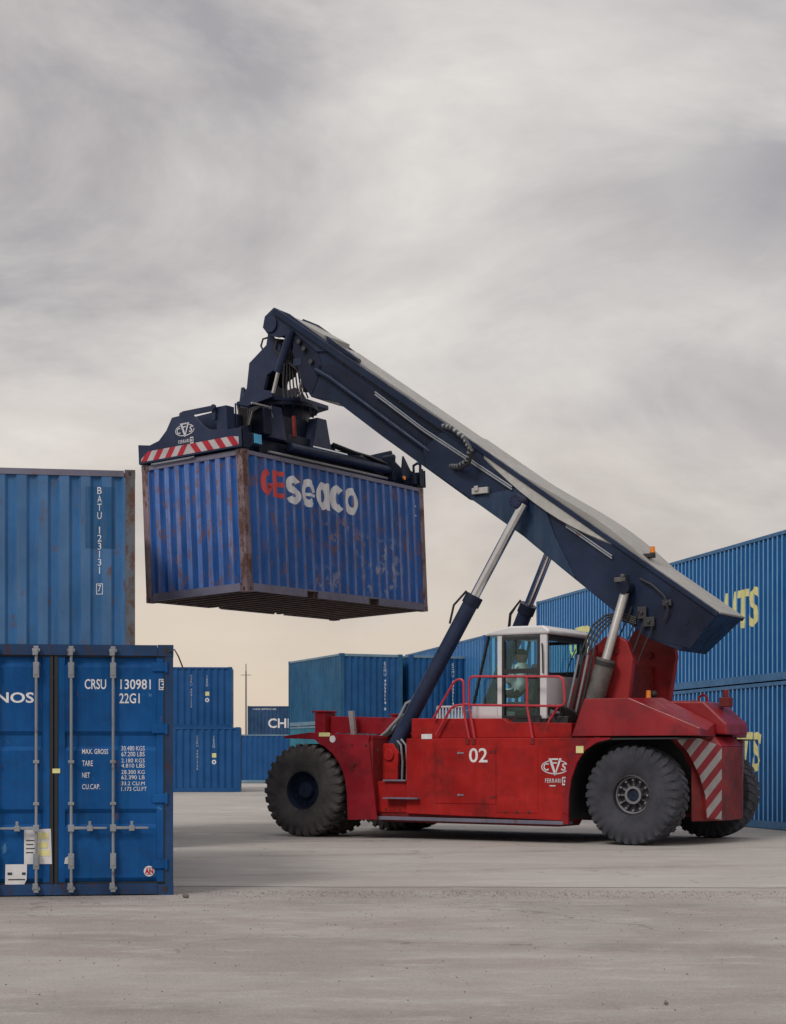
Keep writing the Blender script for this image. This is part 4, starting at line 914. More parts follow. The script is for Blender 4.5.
# lift cylinders
for s in (-1, 1):
    base = P3(393, 750, -1.42); top = P3(523.5, 504, -.80)
    if s > 0: base.y *= -1; top.y *= -1
    # split measured along the axis
    d = top - base; L_ = d.length; d.normalize(); c1 = base + d * (L_ * .62)
    e = MB(); e.cyl(base - d * .1, c1, .135, seg=28); lc = e.build('lift_cylinder', 'navy', rs, smooth=True)
    e = MB(); e.cyl(c1 - d * .12, c1 + d * .06, .158, seg=28); e.build('cylinder_gland', 'navyd', lc, smooth=True)
    e = MB(); e.cyl(c1, top, .085, seg=22); e.build('cylinder_rod', 'chrome', lc, smooth=True)
    e = MB(); e.tube([base + d * .35 + Vector((-.17, -.05, .03)), base + d * .9 + Vector((-.2, -.03, .03)), base + d * 1.0 + Vector((-.13, 0, .0))], .03, 8); e.build('cylinder_pipe', 'steel', lc, smooth=True)
    for k in range(3):
        e = MB(); o3 = Vector((-.16 - .06 * k, -.06 * (-s), 0)); e.tube([base + o3 + Vector((-.12, 0, .12)), base + d * .35 + o3 * 1.1, base + d * .6 + o3 * .8, base + d * .75 + Vector((-.12, 0, 0))], .028, 8); e.build('cylinder_hose', ('hose', 'yellowp', 'steel')[k] if k != 1 else 'hose', lc, smooth=True)
    e = MB(); e.tube([c1 + d * .05 + Vector((-.16, 0, .1)), c1 - d * .2 + Vector((-.28, 0, .08)), c1 - d * .5 + Vector((-.2, 0, .02))], .02, 6); e.build('gland_hose', 'hose', lc, smooth=True)
    # upright compensation cylinder
    b0 = P3(594, 702, -1.02); b1 = P3(606, 659, -1.0); b2 = P3(626, 588, -.72)
    if s > 0:
        for q in (b0, b1, b2): q.y *= -1
    e = MB(); e.cyl(b0, b1, .165, seg=26); lc = e.build('upright_cylinder', 'greybarrel', rs, smooth=True)
    dd_ = (b1 - b0).normalized(); e = MB(); e.cyl(b1 - dd_ * .12, b1 - dd_ * .04, .172, seg=26); e.build('cylinder_collar', 'black', lc)
    e = MB(); e.cyl(b1 - dd_ * .02, b2, .075, seg=18); e.build('cylinder_rod', 'greyrod', lc, smooth=True)
    e = MB(); e.cyl((b2.x, b2.y - .12, b2.z), (b2.x, b2.y + .14, b2.z), .11, seg=18); e.build('rod_eye', 'navyd', lc, smooth=True)
# vertical pipes and hose arcs in front of the tower
for k in range(4):
    e = MB(); u0 = 567 + k * 4.5; e.tube([P3(u0, 712, -1.15), P3(u0 + 7, 680, -1.15), P3(u0 + 12, 655, -1.1)], .022, 8); e.build('riser_pipe', ('steel', 'hose', 'steel', 'hose')[k], rs, smooth=True)
    e = MB(); e.tube([P3(u0 + 12, 657, -1.1), P3(586 + k * 3, 640 + k, -1.05), P3(593 + k * 3, 625 + 2 * k, -.95), P3(606 + k * 2, 615 + 2 * k, -.8), P3(622, 613 + 2.5 * k, -.66), P3(636, 618 + 2 * k, -.6)], .018, 8); e.build('hose_arc', 'hose', rs, smooth=True)
mb = MB(); mb.prism(bpoly(-1.0, (563, 716), (586, 655), (596, 645), (598, 700), (590, 716)), -1.0, -.92); mb.build('hose_guard', 'redd', rs)
mb = MB(); p = P3(520, 712, -1.2)
for q, rr in (((4.35, -1.5, 2.0), .12), ((4.6, -1.3, 2.0), .15), ((4.85, -1.45, 2.0), .10)): mb.box((q[0] - rr, q[1] - .1, 1.9), (q[0] + rr, q[1] + .1, 2.0 + rr)); 
mb.build('valve_block', 'dsteel', rs, bevel=.01)
for k in range(5):
    e = MB(); e.tube([(4.3 + .12 * k, -1.45, 2.1), (4.4 + .1 * k, -1.5, 2.28), (4.75 + .05 * k, -1.4, 2.2), (5.0 + .03 * k, -1.2, 2.0)], .024, 6); e.build('deck_hose', 'hose', rs, smooth=True)
# cab --------------------------------------------------------------
cab = empty('cab', (0, 0, 0)); cab.parent = rs
yn, yf = -1.55, .05
fx0, fz0 = loc(472, 700, yn); 
def L2(u, v): return loc(u, v, yn)
xf_b = L2(472, 712)[0]; xf_t = L2(487, 640)[0]; xp = L2(499, 640)[0]; xr_ = L2(546.5, 640)[0]; zt = L2(540, 634)[1]; zb = 2.0
zsill = L2(499, 704)[1]; zband = L2(520, 671)[1]
pil = .05
mb = MB(); mb.prism([(xf_b, zb), (xr_, zb), (xr_, zb + .06), (xf_b, zb + .06)], yn, yf); mb.build('cab_floor', 'cabtrim', cab)
for y0, y1, near_ in ((yn, yn + .07, 1), (yf - .07, yf, 0)):
    mb = MB(); mb.box((xp - .035, y0, zb + .061), (xp + .055, y1, zt)); mb.box((xr_ - .125, y0, zb + .061), (xr_, y1, zt)); mb.build('pillar', 'cab', cab, bevel=.012)
    mb = MB(); mb.prism([(xf_b - .02, zb + .061), (xp - .036, zb + .061), (xp - .036, zsill), (xf_b + .0, zsill)], y0, y1); mb.build('lower_panel', 'cab', cab, bevel=.01)
    mb = MB(); mb.prism([(xf_b + .0, zsill + .001), (xf_b + .028, zsill + .001), (xf_t + .028, zt), (xf_t, zt)], y0, y1); mb.build('front_pillar', 'cabtrim', cab, bevel=.006)
    mb = MB(); mb.prism([(xf_b + .05, zsill + .002), (xp - .036, zsill + .002), (xp - .036, zt - .001), (xf_t + .05, zt - .001)], *sorted(((y0 + y1) / 2 - .004, (y0 + y1) / 2 + .004))); mb.build('front_quarter_window', 'glass', cab)
    # door: trim frame + two panes
    dx0, dx1 = xp + .058, xr_ - .128
    mb = MB()
    for a in ((dx0, zb + .07, dx0 + .045, zt - .03), (dx1 - .045, zb + .07, dx1, zt - .03), (dx0 + .045, zt - .085, dx1 - .045, zt - .03), (dx0 + .045, zb + .07, dx1 - .045, zb + .12), (dx0 + .045, zband - .04, dx1 - .045, zband + .04)): mb.box((a[0], y0 - .004, a[1]), (a[2], y1 - .02, a[3]))
    dn = mb.build('door' if near_ else 'side_window_frame', 'cabtrim', cab)
    ym = (y0 + y1) / 2
    mb = MB(); mb.box((dx0 + .046, ym - .004, zband + .041), (dx1 - .046, ym + .004, zt - .086)); mb.build('pane', 'glass', dn)
    mb = MB(); mb.box((dx0 + .046, ym - .004, zb + .121), (dx1 - .046, ym + .004, zband - .041)); mb.build('pane', 'glass', dn)
    if near_:
        mb = MB(); mb.box((dx0 + .5 - .28, y0 - .006, zband + .041), (dx0 + .5 - .265, y0 + .0, zt - .086)); mb.build('pane_divider', 'cabtrim', dn)
        mb = MB(); mb.tube([(xr_ - .05, y0 - .03, zband - .05), (xr_ - .05, y0 - .045, zband + .3), (xr_ - .07, y0 - .03, zband + .45)], .013, 6); mb.build('grab_handle', 'cabtrim', dn)
# rear wall with window
zr = zband - .08
mb = MB(); mb.box((xr_ - .07, yn + .071, zb + .061), (xr_, yf - .071, zr)); mb.build('rear_panel', 'cab', cab, bevel=.01)
mb = MB()
for a in ((yn + .072, zr + .001, yn + .12, zt), (yf - .12, zr + .001, yf - .072, zt), (yn + .12, zt - .1, yf - .12, zt), (yn + .12, zr + .001, yf - .12, zr + .05)): mb.box((xr_ - .05, a[0], a[1]), (xr_ - .003, a[2], a[3]))
rw = mb.build('rear_window', 'cabtrim', cab)
mb = MB(); mb.box((xr_ - .03, yn + .121, zr + .051), (xr_ - .022, yf - .121, zt - .101)); mb.build('pane', 'glass', rw)
# front windscreen
mb = MB(); mb.hexa([(xf_b + .02, yn + .072, zsill), (xf_b + .035, yn + .072, zsill), (xf_b + .035, yf - .072, zsill), (xf_b + .02, yf - .072, zsill), (xf_t + .02, yn + .072, zt - .002), (xf_t + .035, yn + .072, zt - .002), (xf_t + .035, yf - .072, zt - .002), (xf_t + .02, yf - .072, zt - .002)]); mb.build('windscreen', 'glass', cab)
mb = MB(); mb.box((xf_b - .02, yn + .072, zb + .062), (xf_b + .03, yf - .072, zsill - .002)); mb.build('front_panel', 'cab', cab)
# roof
mb = MB(); r1 = [(xf_t - .05, zt + .002), (xr_ + .06, zt + .002), (xr_ + .07, zt + .06), (xr_ - .05, zt + .14), (xf_t + .45, zt + .15), (xf_t + .05, zt + .075)]
mb.prism(r1, yn - .03, yf + .03); mb.build('cab_roof', 'cab', cab, bevel=.03)
# interior: seat, wheel, console
mb = MB(); mb.box((3.65, -1.26, 2.2), (4.1, -.78, 2.36)); mb.prism([(4.02, 2.36), (4.15, 2.36), (4.24, 2.98), (4.12, 3.0)], -1.24, -.8); mb.box((3.75, -1.15, zb + .062), (4.0, -.88, 2.199)); mb.build('driver_seat', 'black', cab, bevel=.03)
mb = MB(); mb.box((3.30, -1.2, zb + .062), (3.42, -.8, 2.6)); mb.cyl((3.38, -1.02, 2.55), (3.50, -1.02, 2.66), .03, seg=8); mb.lathe([(.20, -.015), (.23, -.015), (.23, .015), (.20, .015)], (3.50, -1.02, 2.66), (.65, 0, .6), 24); mb.build('steering_column', 'black', cab)
mb = MB(); mb.box((3.7, -.7, zb + .062), (4.3, -.55, 2.62)); mb.box((3.7, -.4, zb + .062), (4.3, -.2, 2.62)); mb.box((4.25, -1.3, zb + .062), (4.42, -.1, 2.5)); mb.build('console', 'dsteel', cab, bevel=.01)
mb = MB(); mb.tube([P3(510, 625, -.2) + Vector((0, 0, -.05)), P3(511, 615, -.2), P3(516, 607, -.2)], .012, 6); mb.build('aerial', 'hose', cab)
mb = MB(); mb.tube([(xr_ + .01, -.8, zr + .02), (xr_ + .03, -.75, zr + .2), (xr_ + .01, -.45, zr + .48)], .01, 6); mb.build('wiper', 'cabtrim', rw)
# radiator grille guard on the deck in front of the cab
mb = MB(); gx0, gz0 = loc(437, 720, -1.1); gx1, gz1 = loc(465, 706, -1.1)
gz1 = 2.32
mb.box((gx0, -1.12, 2.05), (gx0 + .03, -1.08, gz1)); mb.box((gx1 - .03, -1.12, 2.05), (gx1, -1.08, gz1 + .05)); mb.box((gx0, -1.12, gz1 - .03), (gx1, -1.08, gz1)); mb.box((gx0, -1.12, 2.05), (gx1, -1.08, 2.10))
n = 9
for k in range(1, n): x = gx0 + (gx1 - gx0) * k / n; mb.box((x - .012, -1.11, 2.1), (x + .012, -1.09, gz1 - .03))
mb.build('grille_guard', 'cab', rs)
mb = MB(); mb.box((gx0 + .02, -1.0, 1.9), (gx1 - .02, -.55, 2.24)); mb.build('radiator_box', 'lamp', rs, bevel=.02)
# top deck plate
mb = MB(); mb.box((1.3, -.899, 1.9), (5.1, .899, 1.985)); mb.build('deck_plate', 'redd', rs)
# handrails
def rail(pts, y=-1.80, r=.021, name='handrail'):
    P = [P3(u, v, y) for u, v in pts]
    # round the corners
    Q = [P[0]]
    for i in range(1, len(P) - 1):
        a = P[i] + (P[i - 1] - P[i]).normalized() * min(.1, (P[i - 1] - P[i]).length * .4); b = P[i] + (P[i + 1] - P[i]).normalized() * min(.1, (P[i + 1] - P[i]).length * .4)
        for t in (0, .25, .5, .75, 1): Q.append(a.lerp(P[i], t).lerp(P[i].lerp(b, t), t))
    Q.append(P[-1]); m2 = MB(); m2.tube(Q, r, 8); return m2.build(name, 'rail', rs, smooth=True)
rail([(433, 719), (455, 680), (463.5, 679), (464, 712), (470, 742)])
rail([(436, 735), (452, 706), (469, 704)])
rail([(475, 740), (469, 707), (469, 676.5), (563, 676.5), (565, 704), (560, 706), (470, 705)])
rail([(527, 676.5), (527, 706), (533, 741)])
rail([(559, 706), (548, 722), (545, 735)], y=-1.7)
for u0 in (467, 473, 532): small(u0 - 1.3, 738, u0 + 2.2, 744, -1.865, 'redd', 'rail_foot')
# far side rails, same shapes mirrored
for pts in ([(2.75, 2.05), (3.2, 2.75), (3.3, 2.05)],):
    m2 = MB(); m2.tube([(x, 1.8, z) for x, z in pts], .021, 8); m2.build('handrail', 'rail', rs)
# spreader -----------------------------------------------------------
sp = empty('spreader'); sp.parent = rs
sp.matrix_parent_inverse = Matrix.Identity(4)
rsm = Matrix.Translation((OV.x, OV.y, 0)) @ Matrix.Rotation(-PSI, 4, 'Z')
sp.matrix_basis = rsm.inverted() @ CT
L0 = 6.058
endp = [(2.445, .02), (2.445, .39), (2.16, .345), (1.93, .40), (1.74, .56), (1.59, .78), (1.37, .80), (1.33, .86), (.58, .86), (.56, .80), (1.09, .79), (.98, .66), (.86, .54), (.72, .44), (.57, .405), (.30, .37), (.05, .36), (-.03, .38), (-.03, .02)]
endp = [(2.445, .02), (2.445, .39), (2.16, .345), (1.93, .40), (1.74, .56), (1.59, .78), (1.12, .80), (.98, .66), (.86, .54), (.72, .44), (.57, .405), (.30, .37), (.05, .36), (-.03, .38), (-.03, .02)]
def both_ends(fn):
    fn(lambda x: x, 0); fn(lambda x: L0 - x, 1)
def endbeam(X, k):
    x0, x1 = sorted((X(-.06), X(-.03))); mb = MB(); mb.prism(endp, x0, x1, 'yz'); ep = mb.build('end_plate', 'navy' if k == 0 else 'navyd', sp, bevel=.006)
    x0, x1 = sorted((X(-.029), X(.30))); mb = MB(); mb.box((x0, .02, .06), (x1, W - .02, .28)); mb.build('end_beam', 'navyd', sp, bevel=.01)
    x0, x1 = sorted((X(.27), X(.30))); mb = MB(); mb.prism([(2.0, .281), (1.5, .80), (.58, .84), (.50, .60), (.2, .281)], x0, x1, 'yz'); mb.build('inner_plate', 'navy' if k == 0 else 'navyd', sp, bevel=.005)
    for y in (.081, W - .081):
        mb = MB(); mb.cyl((X(.089), y, -.05), (X(.089), y, .06), .035, seg=12); mb.box((X(.089) - .08, y - .07, .012), (X(.089) + .08, y + .07, .0595)); mb.build('twistlock', 'dsteel', sp)
        mb = MB(); x0, x1 = sorted((X(-.0), X(.16))); s = -1 if y < 1 else 1; ya, yb = sorted((y + s * .085, y + s * .115)); mb.prism([(x0, .02), (x1, .02), (x1, .30), ((x0 + x1) / 2 + .05, .40), (x0, .40)], ya, yb); mb.build('corner_guide', 'navyd', sp, bevel=.005)
    return ep
ep0 = endbeam(lambda x: x, 0); ep1 = endbeam(lambda x: L0 - x, 1)
mb = MB(); mb.box((-.062 + .0, .60, .755), (-.03, 1.34, .86)); mb.box((.03, .36, .36), (.26, .60, .84)); mb.box((-.03, .58, .60), (.02, .66, .86)); mb.cyl((-.065, .60, .83), (-.02, .60, .83), .05, seg=12); mb.cyl((-.065, 1.36, .80), (-.02, 1.36, .80), .05, seg=12); mb.build('plate_top_bar', 'navy', ep0, bevel=.006)
# hazard board on the end plate; looking at the end, right is -y
def strips(y_l, y_r, mapf, par):
    bmx = bmesh.new(); zb0, zt0 = .055, .235
    vs = [bmx.verts.new((t, z, 0)) for t, z in ((y_l, zb0), (y_r, zb0), (y_r, zt0 - .03), (y_r - .18, zt0), (y_l + .18, zt0), (y_l, zt0 - .12))]
    bmx.faces.new(vs); mid = (y_l + y_r) / 2; per = .30
    G = lambda: bmx.verts[:] + bmx.edges[:] + bmx.faces[:]
    bmesh.ops.bisect_plane(bmx, geom=G(), dist=1e-5, plane_co=(mid, 0, 0), plane_no=(1, 0, 0))
    n1 = Vector((.8, -.6 * .95, 0)).normalized(); n2 = Vector((.8, .6 * .95, 0)).normalized()
    for side, nn in ((-1, n1), (1, n2)):
        for k in range(-30, 30):
            fs = [f for f in bmx.faces if (f.calc_center_median().x - mid) * side > 0]
            g = set(fs)
            for f in fs: g |= set(f.verts) | set(f.edges)
            co = Vector((mid, zb0, 0)) + nn * (k * per * .5 * .8)
            bmesh.ops.bisect_plane(bmx, geom=list(g), dist=1e-5, plane_co=co, plane_no=nn)
    for f in bmx.faces:
        c = f.calc_center_median(); nn = n1 if c.x < mid else n2
        f.material_index = int(math.floor((c - Vector((mid, zb0, 0))).dot(nn) / (per * .4) + (0 if c.x < mid else 1) )) % 2
    for v in bmx.verts: v.co = mapf(v.co.x, v.co.y)
    me = bpy.data.meshes.new('striped_board'); bmx.to_mesh(me); bmx.free(); me.materials.append(M['hred']); me.materials.append(M['hwhite'])
    o = bpy.data.objects.new('striped_board', me); C.objects.link(o); o.parent = par
strips(.03, 2.38, lambda t, z: (-.0635, W - t - .03, z), ep0)
lg = cont(184.5, 430.5, 0, -.07); t_c = W - lg.y
marking(oval_logo(t_c, lg.z + .01, .46), lambda t, z: (-.0635, W - t, z), ['logo'], 'emblem', ep0)
# thin bright strip beneath
mb = MB(); mb.box((-.05, 1.1, -.02), (-.035, 2.15, .0)); mb.build('guide_strip', 'steel', sp)
# telescopic beams
mb = MB(); mb.box((.30, .62, .16), (5.75, .90, .40)); mb.box((.30, 1.54, .16), (5.75, 1.82, .40)); mb.build('telescopic_beam', 'navyd', sp, bevel=.01)
mb = MB(); mb.box((1.15, .50, .10), (4.9, 1.0, .42)); mb.box((1.15, 1.44, .10), (4.9, 1.94, .42)); mb.build('main_beam', 'navyd', sp, bevel=.015)
mb = MB(); mb.box((1.3, .30, .04), (4.6, .49, .10)); mb.build('side_ledge', 'navyd', sp)
mb = MB(); mb.cyl((1.9, .36, .34), (5.35, .36, .34), .085, seg=16); mb.build('extension_cylinder', 'navy', sp, smooth=True)
mb = MB(); mb.cyl((2.45, .22, .40), (3.6, .22, .40), .025, seg=10); mb.build('extension_rod', 'chrome', sp, smooth=True)
mb = MB(); mb.cyl((1.3, .40, .17), (5.5, .40, .17), .028, seg=8); mb.build('spreader_pipe', 'greyrod', sp, smooth=True)
mb = MB(); mb.box((5.3, .25, .12), (5.42, .50, .62)); mb.cyl((5.36, .24, .60), (5.36, .52, .60), .06, seg=12); mb.build('cylinder_anchor', 'navyd', sp, bevel=.01)
mb = MB(); mb.prism([(3.4, .43), (5.3, .43), (5.3, .60), (5.1, .66), (4.8, .57), (3.4, .55)], .55, 1.3); mb.build('hose_tray', 'navyd', sp, bevel=.01)
mb = MB(); mb.prism([(5.43, .30), (5.50, .62), (5.75, .35), (5.98, .30), (5.98, .20), (5.43, .16)], .10, .14); mb.build('gusset', 'navyd', sp)
mb = MB(); mb.tube([(6.0, .02, .25), (6.0, .02, .50), (6.02, .1, .54), (6.02, .2, .50), (6.02, .2, .25)], .03, 8); mb.build('guard_loop', 'navyd', sp)
# centre carriage with sloped side brackets
for y in (.32, 1.75):
    for xa in (1.32, 2.78):
        mb = MB(); mb.hexa([(xa - .12, y, .43), (xa + .46, y, .43), (xa + .46, y + .28, .43), (xa - .12, y + .28, .43), (xa + .06, y + .03, 1.05), (xa + .36, y + .03, 1.05), (xa + .36, y + .25, 1.05), (xa + .06, y + .25, 1.05)]); mb.build('carriage_bracket', 'navy', sp, bevel=.01)
mb = MB(); mb.box((1.35, .45, .44), (3.55, 2.0, .62)); mb.box((1.9, .6, .62), (3.2, 1.85, 1.0)); mb.build('carriage', 'navyd', sp, bevel=.01)
mb = MB(); mb.cyl((2.05, .34, .55), (2.05, .34, .95), .04, seg=10); mb.build('red_valve', 'redd', sp)
RX, RY = 2.72, 1.22
mb = MB(); mb.cyl((RX, RY, 1.001), (RX, RY, 1.24), .62, seg=36); mb.cyl((RX, RY, 1.2401), (RX, RY, 1.32), .80, seg=36)
for k in range(24):
    a = 2 * PI * k / 24; mb.cyl((RX + .75 * math.cos(a), RY + .75 * math.sin(a), 1.20), (RX + .75 * math.cos(a), RY + .75 * math.sin(a), 1.24), .025, seg=6)
mb.build('slewing_ring', 'navyd', sp, bevel=.008)
mb = MB(); mb.prism([(RX - .72, RY - .45), (RX - .3, RY - .78), (RX + .75, RY - .70), (RX + .95, RY), (RX + .7, RY + .7), (RX - .3, RY + .78), (RX - .8, RY + .4)], 1.321, 1.41, 'xy'); mb.build('slewing_head', 'navy', sp, bevel=.012)
for y in (RY - .42, RY + .34):
    mb = MB(); mb.prism([(RX - .70, 1.411), (RX + .55, 1.411), (RX + .30, 1.62), (RX + .05, 1.70), (RX - .2, 1.60), (RX - .45, 1.60), (RX - .62, 1.72)], y, y + .08); mb.build('slewing_bracket', 'navy', sp, bevel=.01)
p = cont(254, 442, 1, .35); mb = MB(); q = cont(254, 441.5, 1, .2); mb.box((q.x - .13, .12, q.z - .10), (q.x + .13, .26, q.z + .14)); wl = mb.build('spreader_lamp', 'navyd', sp, bevel=.02)
mb = MB(); mb.box((q.x - .10, .105, q.z - .05), (q.x + .11, .1195, q.z + .12)); mb.build('lamp_lens', 'lamp', wl)
# clutter: valve boxes, hoses, rails behind the near end plate
mb = MB(); mb.box((.35, .5, .42), (.95, 1.2, .78)); mb.box((.45, 1.3, .42), (1.0, 1.75, .66)); mb.box((1.0, .25, .45), (1.25, .6, .95)); mb.build('valve_box', 'navyd', sp, bevel=.02)
for k in range(7):
    mb = MB(); y = .30 + .05 * k; mb.tube([(.6 + .03 * k, y, .55), (.65, y - .05, .80 + .02 * k), (.95, y, .95), (1.3, y + .1, .85 + .02 * k), (1.45, y + .2, .6)], .025, 6); mb.build('spreader_hose', 'hose', sp, smooth=True)
mb = MB(); mb.tube([(.35, .40, .45), (.35, .40, .92), (1.1, .40, .92), (1.1, .40, .5)], .018, 6); mb.build('guard_rail', 'navy', sp)
mb = MB(); mb.tube([(.7, .3, .98), (1.2, .28, .98), (1.3, .28, .8)], .02, 6); mb.build('guard_rail', 'greyrod', sp)
for k in range(4):
    mb = MB(); y = .22 + .06 * k; mb.tube([(3.3 + .05 * k, y + .1, .6), (3.9, y, .50), (4.5, y + .05, .50 + .02 * k), (5.2, y + .1, .45)], .022, 6); mb.build('spreader_hose', 'hose', sp, smooth=True)
mb = MB(); q = cont(404, 478, 1, .05); mb.cyl((q.x, .03, q.z), (q.x, .06, q.z), .04, seg=10); mb.build('marker_lamp', 'amber', sp)

# ------------------------------------------------------------------ driver
def person_driver():
    hp = (rsm @ Vector((3.83, -1.02, 2.47)))
    me = bpy.data.meshes.new('person'); 
    J = [(0, 0, .05), (0, 0, .25), (.02, 0, .48), (.0, 0, .58), (0, .17, .46), (-.14, .24, .26), (-.34, .14, .28), (0, -.17, .46), (-.14, -.24, .26), (-.34, -.14, .28), (-.12, .1, .04), (-.42, .12, .06), (-.44, .12, -.32), (-.56, .12, -.36), (-.12, -.1, .04), (-.42, -.12, .06), (-.44, -.12, -.32), (-.56, -.12, -.36), (-.01, 0, .60)]
    Ed = [(0, 1), (1, 2), (2, 3), (2, 4), (4, 5), (5, 6), (2, 7), (7, 8), (8, 9), (0, 10), (10, 11), (11, 12), (12, 13), (0, 14), (14, 15), (15, 16), (16, 17), (3, 18)]
    R_ = [.16, .16, .16, .055, .085, .06, .038, .085, .06, .038, .09, .075, .055, .04, .09, .075, .055, .04, .055]
    me.from_pydata(J, Ed, [])
    o = bpy.data.objects.new('person', me); C.objects.link(o); o.location = hp; o.rotation_euler = (0, 0, -PSI)
    sk = o.modifiers.new('s', 'SKIN')
    for i, v in enumerate(me.skin_vertices[0].data): v.radius = (R_[i], R_[i]); v.use_root = (i == 0)
    o.modifiers.new('ss', 'SUBSURF').levels = 1
    dg = bpy.context.evaluated_depsgraph_get(); m2 = bpy.data.meshes.new_from_object(o.evaluated_get(dg)); o.modifiers.clear(); o.data = m2
    bm = bmesh.new(); bm.from_mesh(m2)
    # head joined to the body mesh
    n0 = len(bm.verts)
    bmesh.ops.create_uvsphere(bm, u_segments=16, v_segments=12, radius=1, matrix=Matrix.Translation((-.02, 0, .685)) @ Matrix.Diagonal((.10, .078, .12, 1)))
    bmesh.ops.create_cone(bm, cap_ends=True, segments=6, radius1=.018, radius2=.004, depth=.05, matrix=Matrix.Translation((-.125, 0, .67)) @ Matrix.Rotation(-PI / 2, 4, 'Y'))
    for y in (-.08, .08): bmesh.ops.create_uvsphere(bm, u_segments=8, v_segments=6, radius=1, matrix=Matrix.Translation((0, y, .675)) @ Matrix.Diagonal((.02, .01, .03, 1)))
    for side in (-1, 1):
        for k in range(4): bmesh.ops.create_cone(bm, cap_ends=True, segments=6, radius1=.011, radius2=.009, depth=.07, matrix=Matrix.Translation((-.38, side * (.12 + .02 * (k - 1.5)), .275)) @ Matrix.Rotation(PI / 2 + .5, 4, 'Y'))
    for f in bm.faces:
        c = f.calc_center_median(); f.smooth = True
        f.material_index = 0 if (c.z > .56 or (c.x < -.2 and c.z > .15)) else (1 if c.z > .10 else 2)
    m2.materials.clear()
    for k in ('skin', 'shirt', 'trouser'): m2.materials.append(M[k])
    bm.to_mesh(m2); bm.free()
    tag(o, 'driver in a pale shirt and dark cap seated inside the white cab', 'person')
    mb = MB(); mb.sphere((-.015, 0, .73), .1, (1.06, .86, .78), 14); mb.box((-.19, -.06, .72), (-.08, .06, .73)); mb.build('cap', 'hair', o, smooth=True)
person_driver()

# ------------------------------------------------------------------ ground, yard, stones
def ground_mat(name, c1, c2, c3, joints=False, sc=1., cracks=.5):
    m, nt, b = newmat(name)
    col = mixc(nt, ramp(nt, noisef(nt, .30 * sc, 7, .62, (1, .8, 1)), .40, .62), c1, c2)
    col = mixc(nt, mul(nt, ramp(nt, noisef(nt, .8 * sc, 9, .68, (.45, 1.2, 1), seed=3), .46, .64), .75), col, c3)
    col = mixc(nt, mul(nt, ramp(nt, noisef(nt, 3.2 * sc, 8, .75, (.5, 1, 1), seed=5), .52, .70), .55), col, tuple(x * 1.28 for x in c2))
    col = mixc(nt, mul(nt, ramp(nt, noisef(nt, .55 * sc, 7, .7, (1, .7, 1), seed=12), .60, .72), .45), col, tuple(x * .62 for x in c1))
    col = mixc(nt, mul(nt, ramp(nt, noisef(nt, 30, 5, .8, seed=8), .50, .72), .5), col, tuple(x * .6 for x in c1))
    col = mixc(nt, mul(nt, ramp(nt, noisef(nt, 75, 3, .7, seed=9), .50, .75), .5), col, tuple(min(1, x * 1.5) for x in c2))
    # tyre tracks: long thin bands bent by noise
    tc = N(nt, 'ShaderNodeTexCoord'); mp = N(nt, 'ShaderNodeMapping'); mp.inputs['Rotation'].default_value = (0, 0, 1.35 if joints else 1.72); nt.links.new(tc.outputs['Object'], mp.inputs[0])
    wv = N(nt, 'ShaderNodeTexWave'); wv.inputs['Scale'].default_value = .085; wv.inputs['Distortion'].default_value = 7; wv.inputs['Detail'].default_value = 2; wv.inputs['Detail Scale'].default_value = .22; nt.links.new(mp.outputs[0], wv.inputs['Vector'])
    tr = mul(nt, ramp(nt, wv.outputs['Fac'], .93, .985), ramp(nt, noisef(nt, 1.6, 6, .7, seed=14), .40, .62))
    col = mixc(nt, mul(nt, tr, .28), col, (.085, .08, .078))
    # hairline cracks
    vo = N(nt, 'ShaderNodeTexVoronoi', feature='DISTANCE_TO_EDGE'); vo.inputs['Scale'].default_value = .33
    ad = N(nt, 'ShaderNodeMix', data_type='VECTOR'); ad.inputs[0].default_value = .10
    nz = N(nt, 'ShaderNodeTexNoise'); nz.inputs['Scale'].default_value = 1.5; nz.inputs['Detail'].default_value = 6; nt.links.new(tc.outputs['Object'], nz.inputs['Vector'])
    nt.links.new(tc.outputs['Object'], ad.inputs[4]); 
    sc2 = N(nt, 'ShaderNodeVectorMath', operation='SCALE'); nt.links.new(nz.outputs['Color'], sc2.inputs[0]); sc2.inputs['Scale'].default_value = 9
    nt.links.new(sc2.outputs[0], ad.inputs[5]); nt.links.new(ad.outputs[1], vo.inputs['Vector'])
    cr = mul(nt, ramp(nt, vo.outputs['Distance'], .006, .001), ramp(nt, noisef(nt, .25, 3, .5, seed=21), .50, .58))
    col = mixc(nt, mul(nt, cr, cracks), col, (.06, .055, .05))
    if joints:
        br = N(nt, 'ShaderNodeTexBrick'); br.offset = 0
        mp = N(nt, 'ShaderNodeMapping'); mp.inputs['Rotation'].default_value = (0, 0, .012); mp.inputs['Location'].default_value = (197, 0, 0); nt.links.new(tc.outputs['Object'], mp.inputs[0]); nt.links.new(mp.outputs[0], br.inputs['Vector'])
        br.inputs['Scale'].default_value = 1; br.inputs['Brick Width'].default_value = 400; br.inputs['Row Height'].default_value = 6; br.inputs['Mortar Size'].default_value = .012; br.inputs['Mortar Smooth'].default_value = .2
        col = mixc(nt, mul(nt, br.outputs['Fac'], .35), col, (.07, .065, .06))
    nt.links.new(col, b.inputs['Base Color']); b.inputs['Roughness'].default_value = .88
    bp = N(nt, 'ShaderNodeBump'); bp.inputs['Strength'].default_value = .6; bp.inputs['Distance'].default_value = .012
    nt.links.new(noisef(nt, 22, 6, .75, seed=2), bp.inputs['Height']); nt.links.new(bp.outputs[0], b.inputs['Normal'])
    return m
M['gnd'] = ground_mat('rough_concrete', (.235, .215, .205), (.335, .318, .302), (.225, .182, .172))
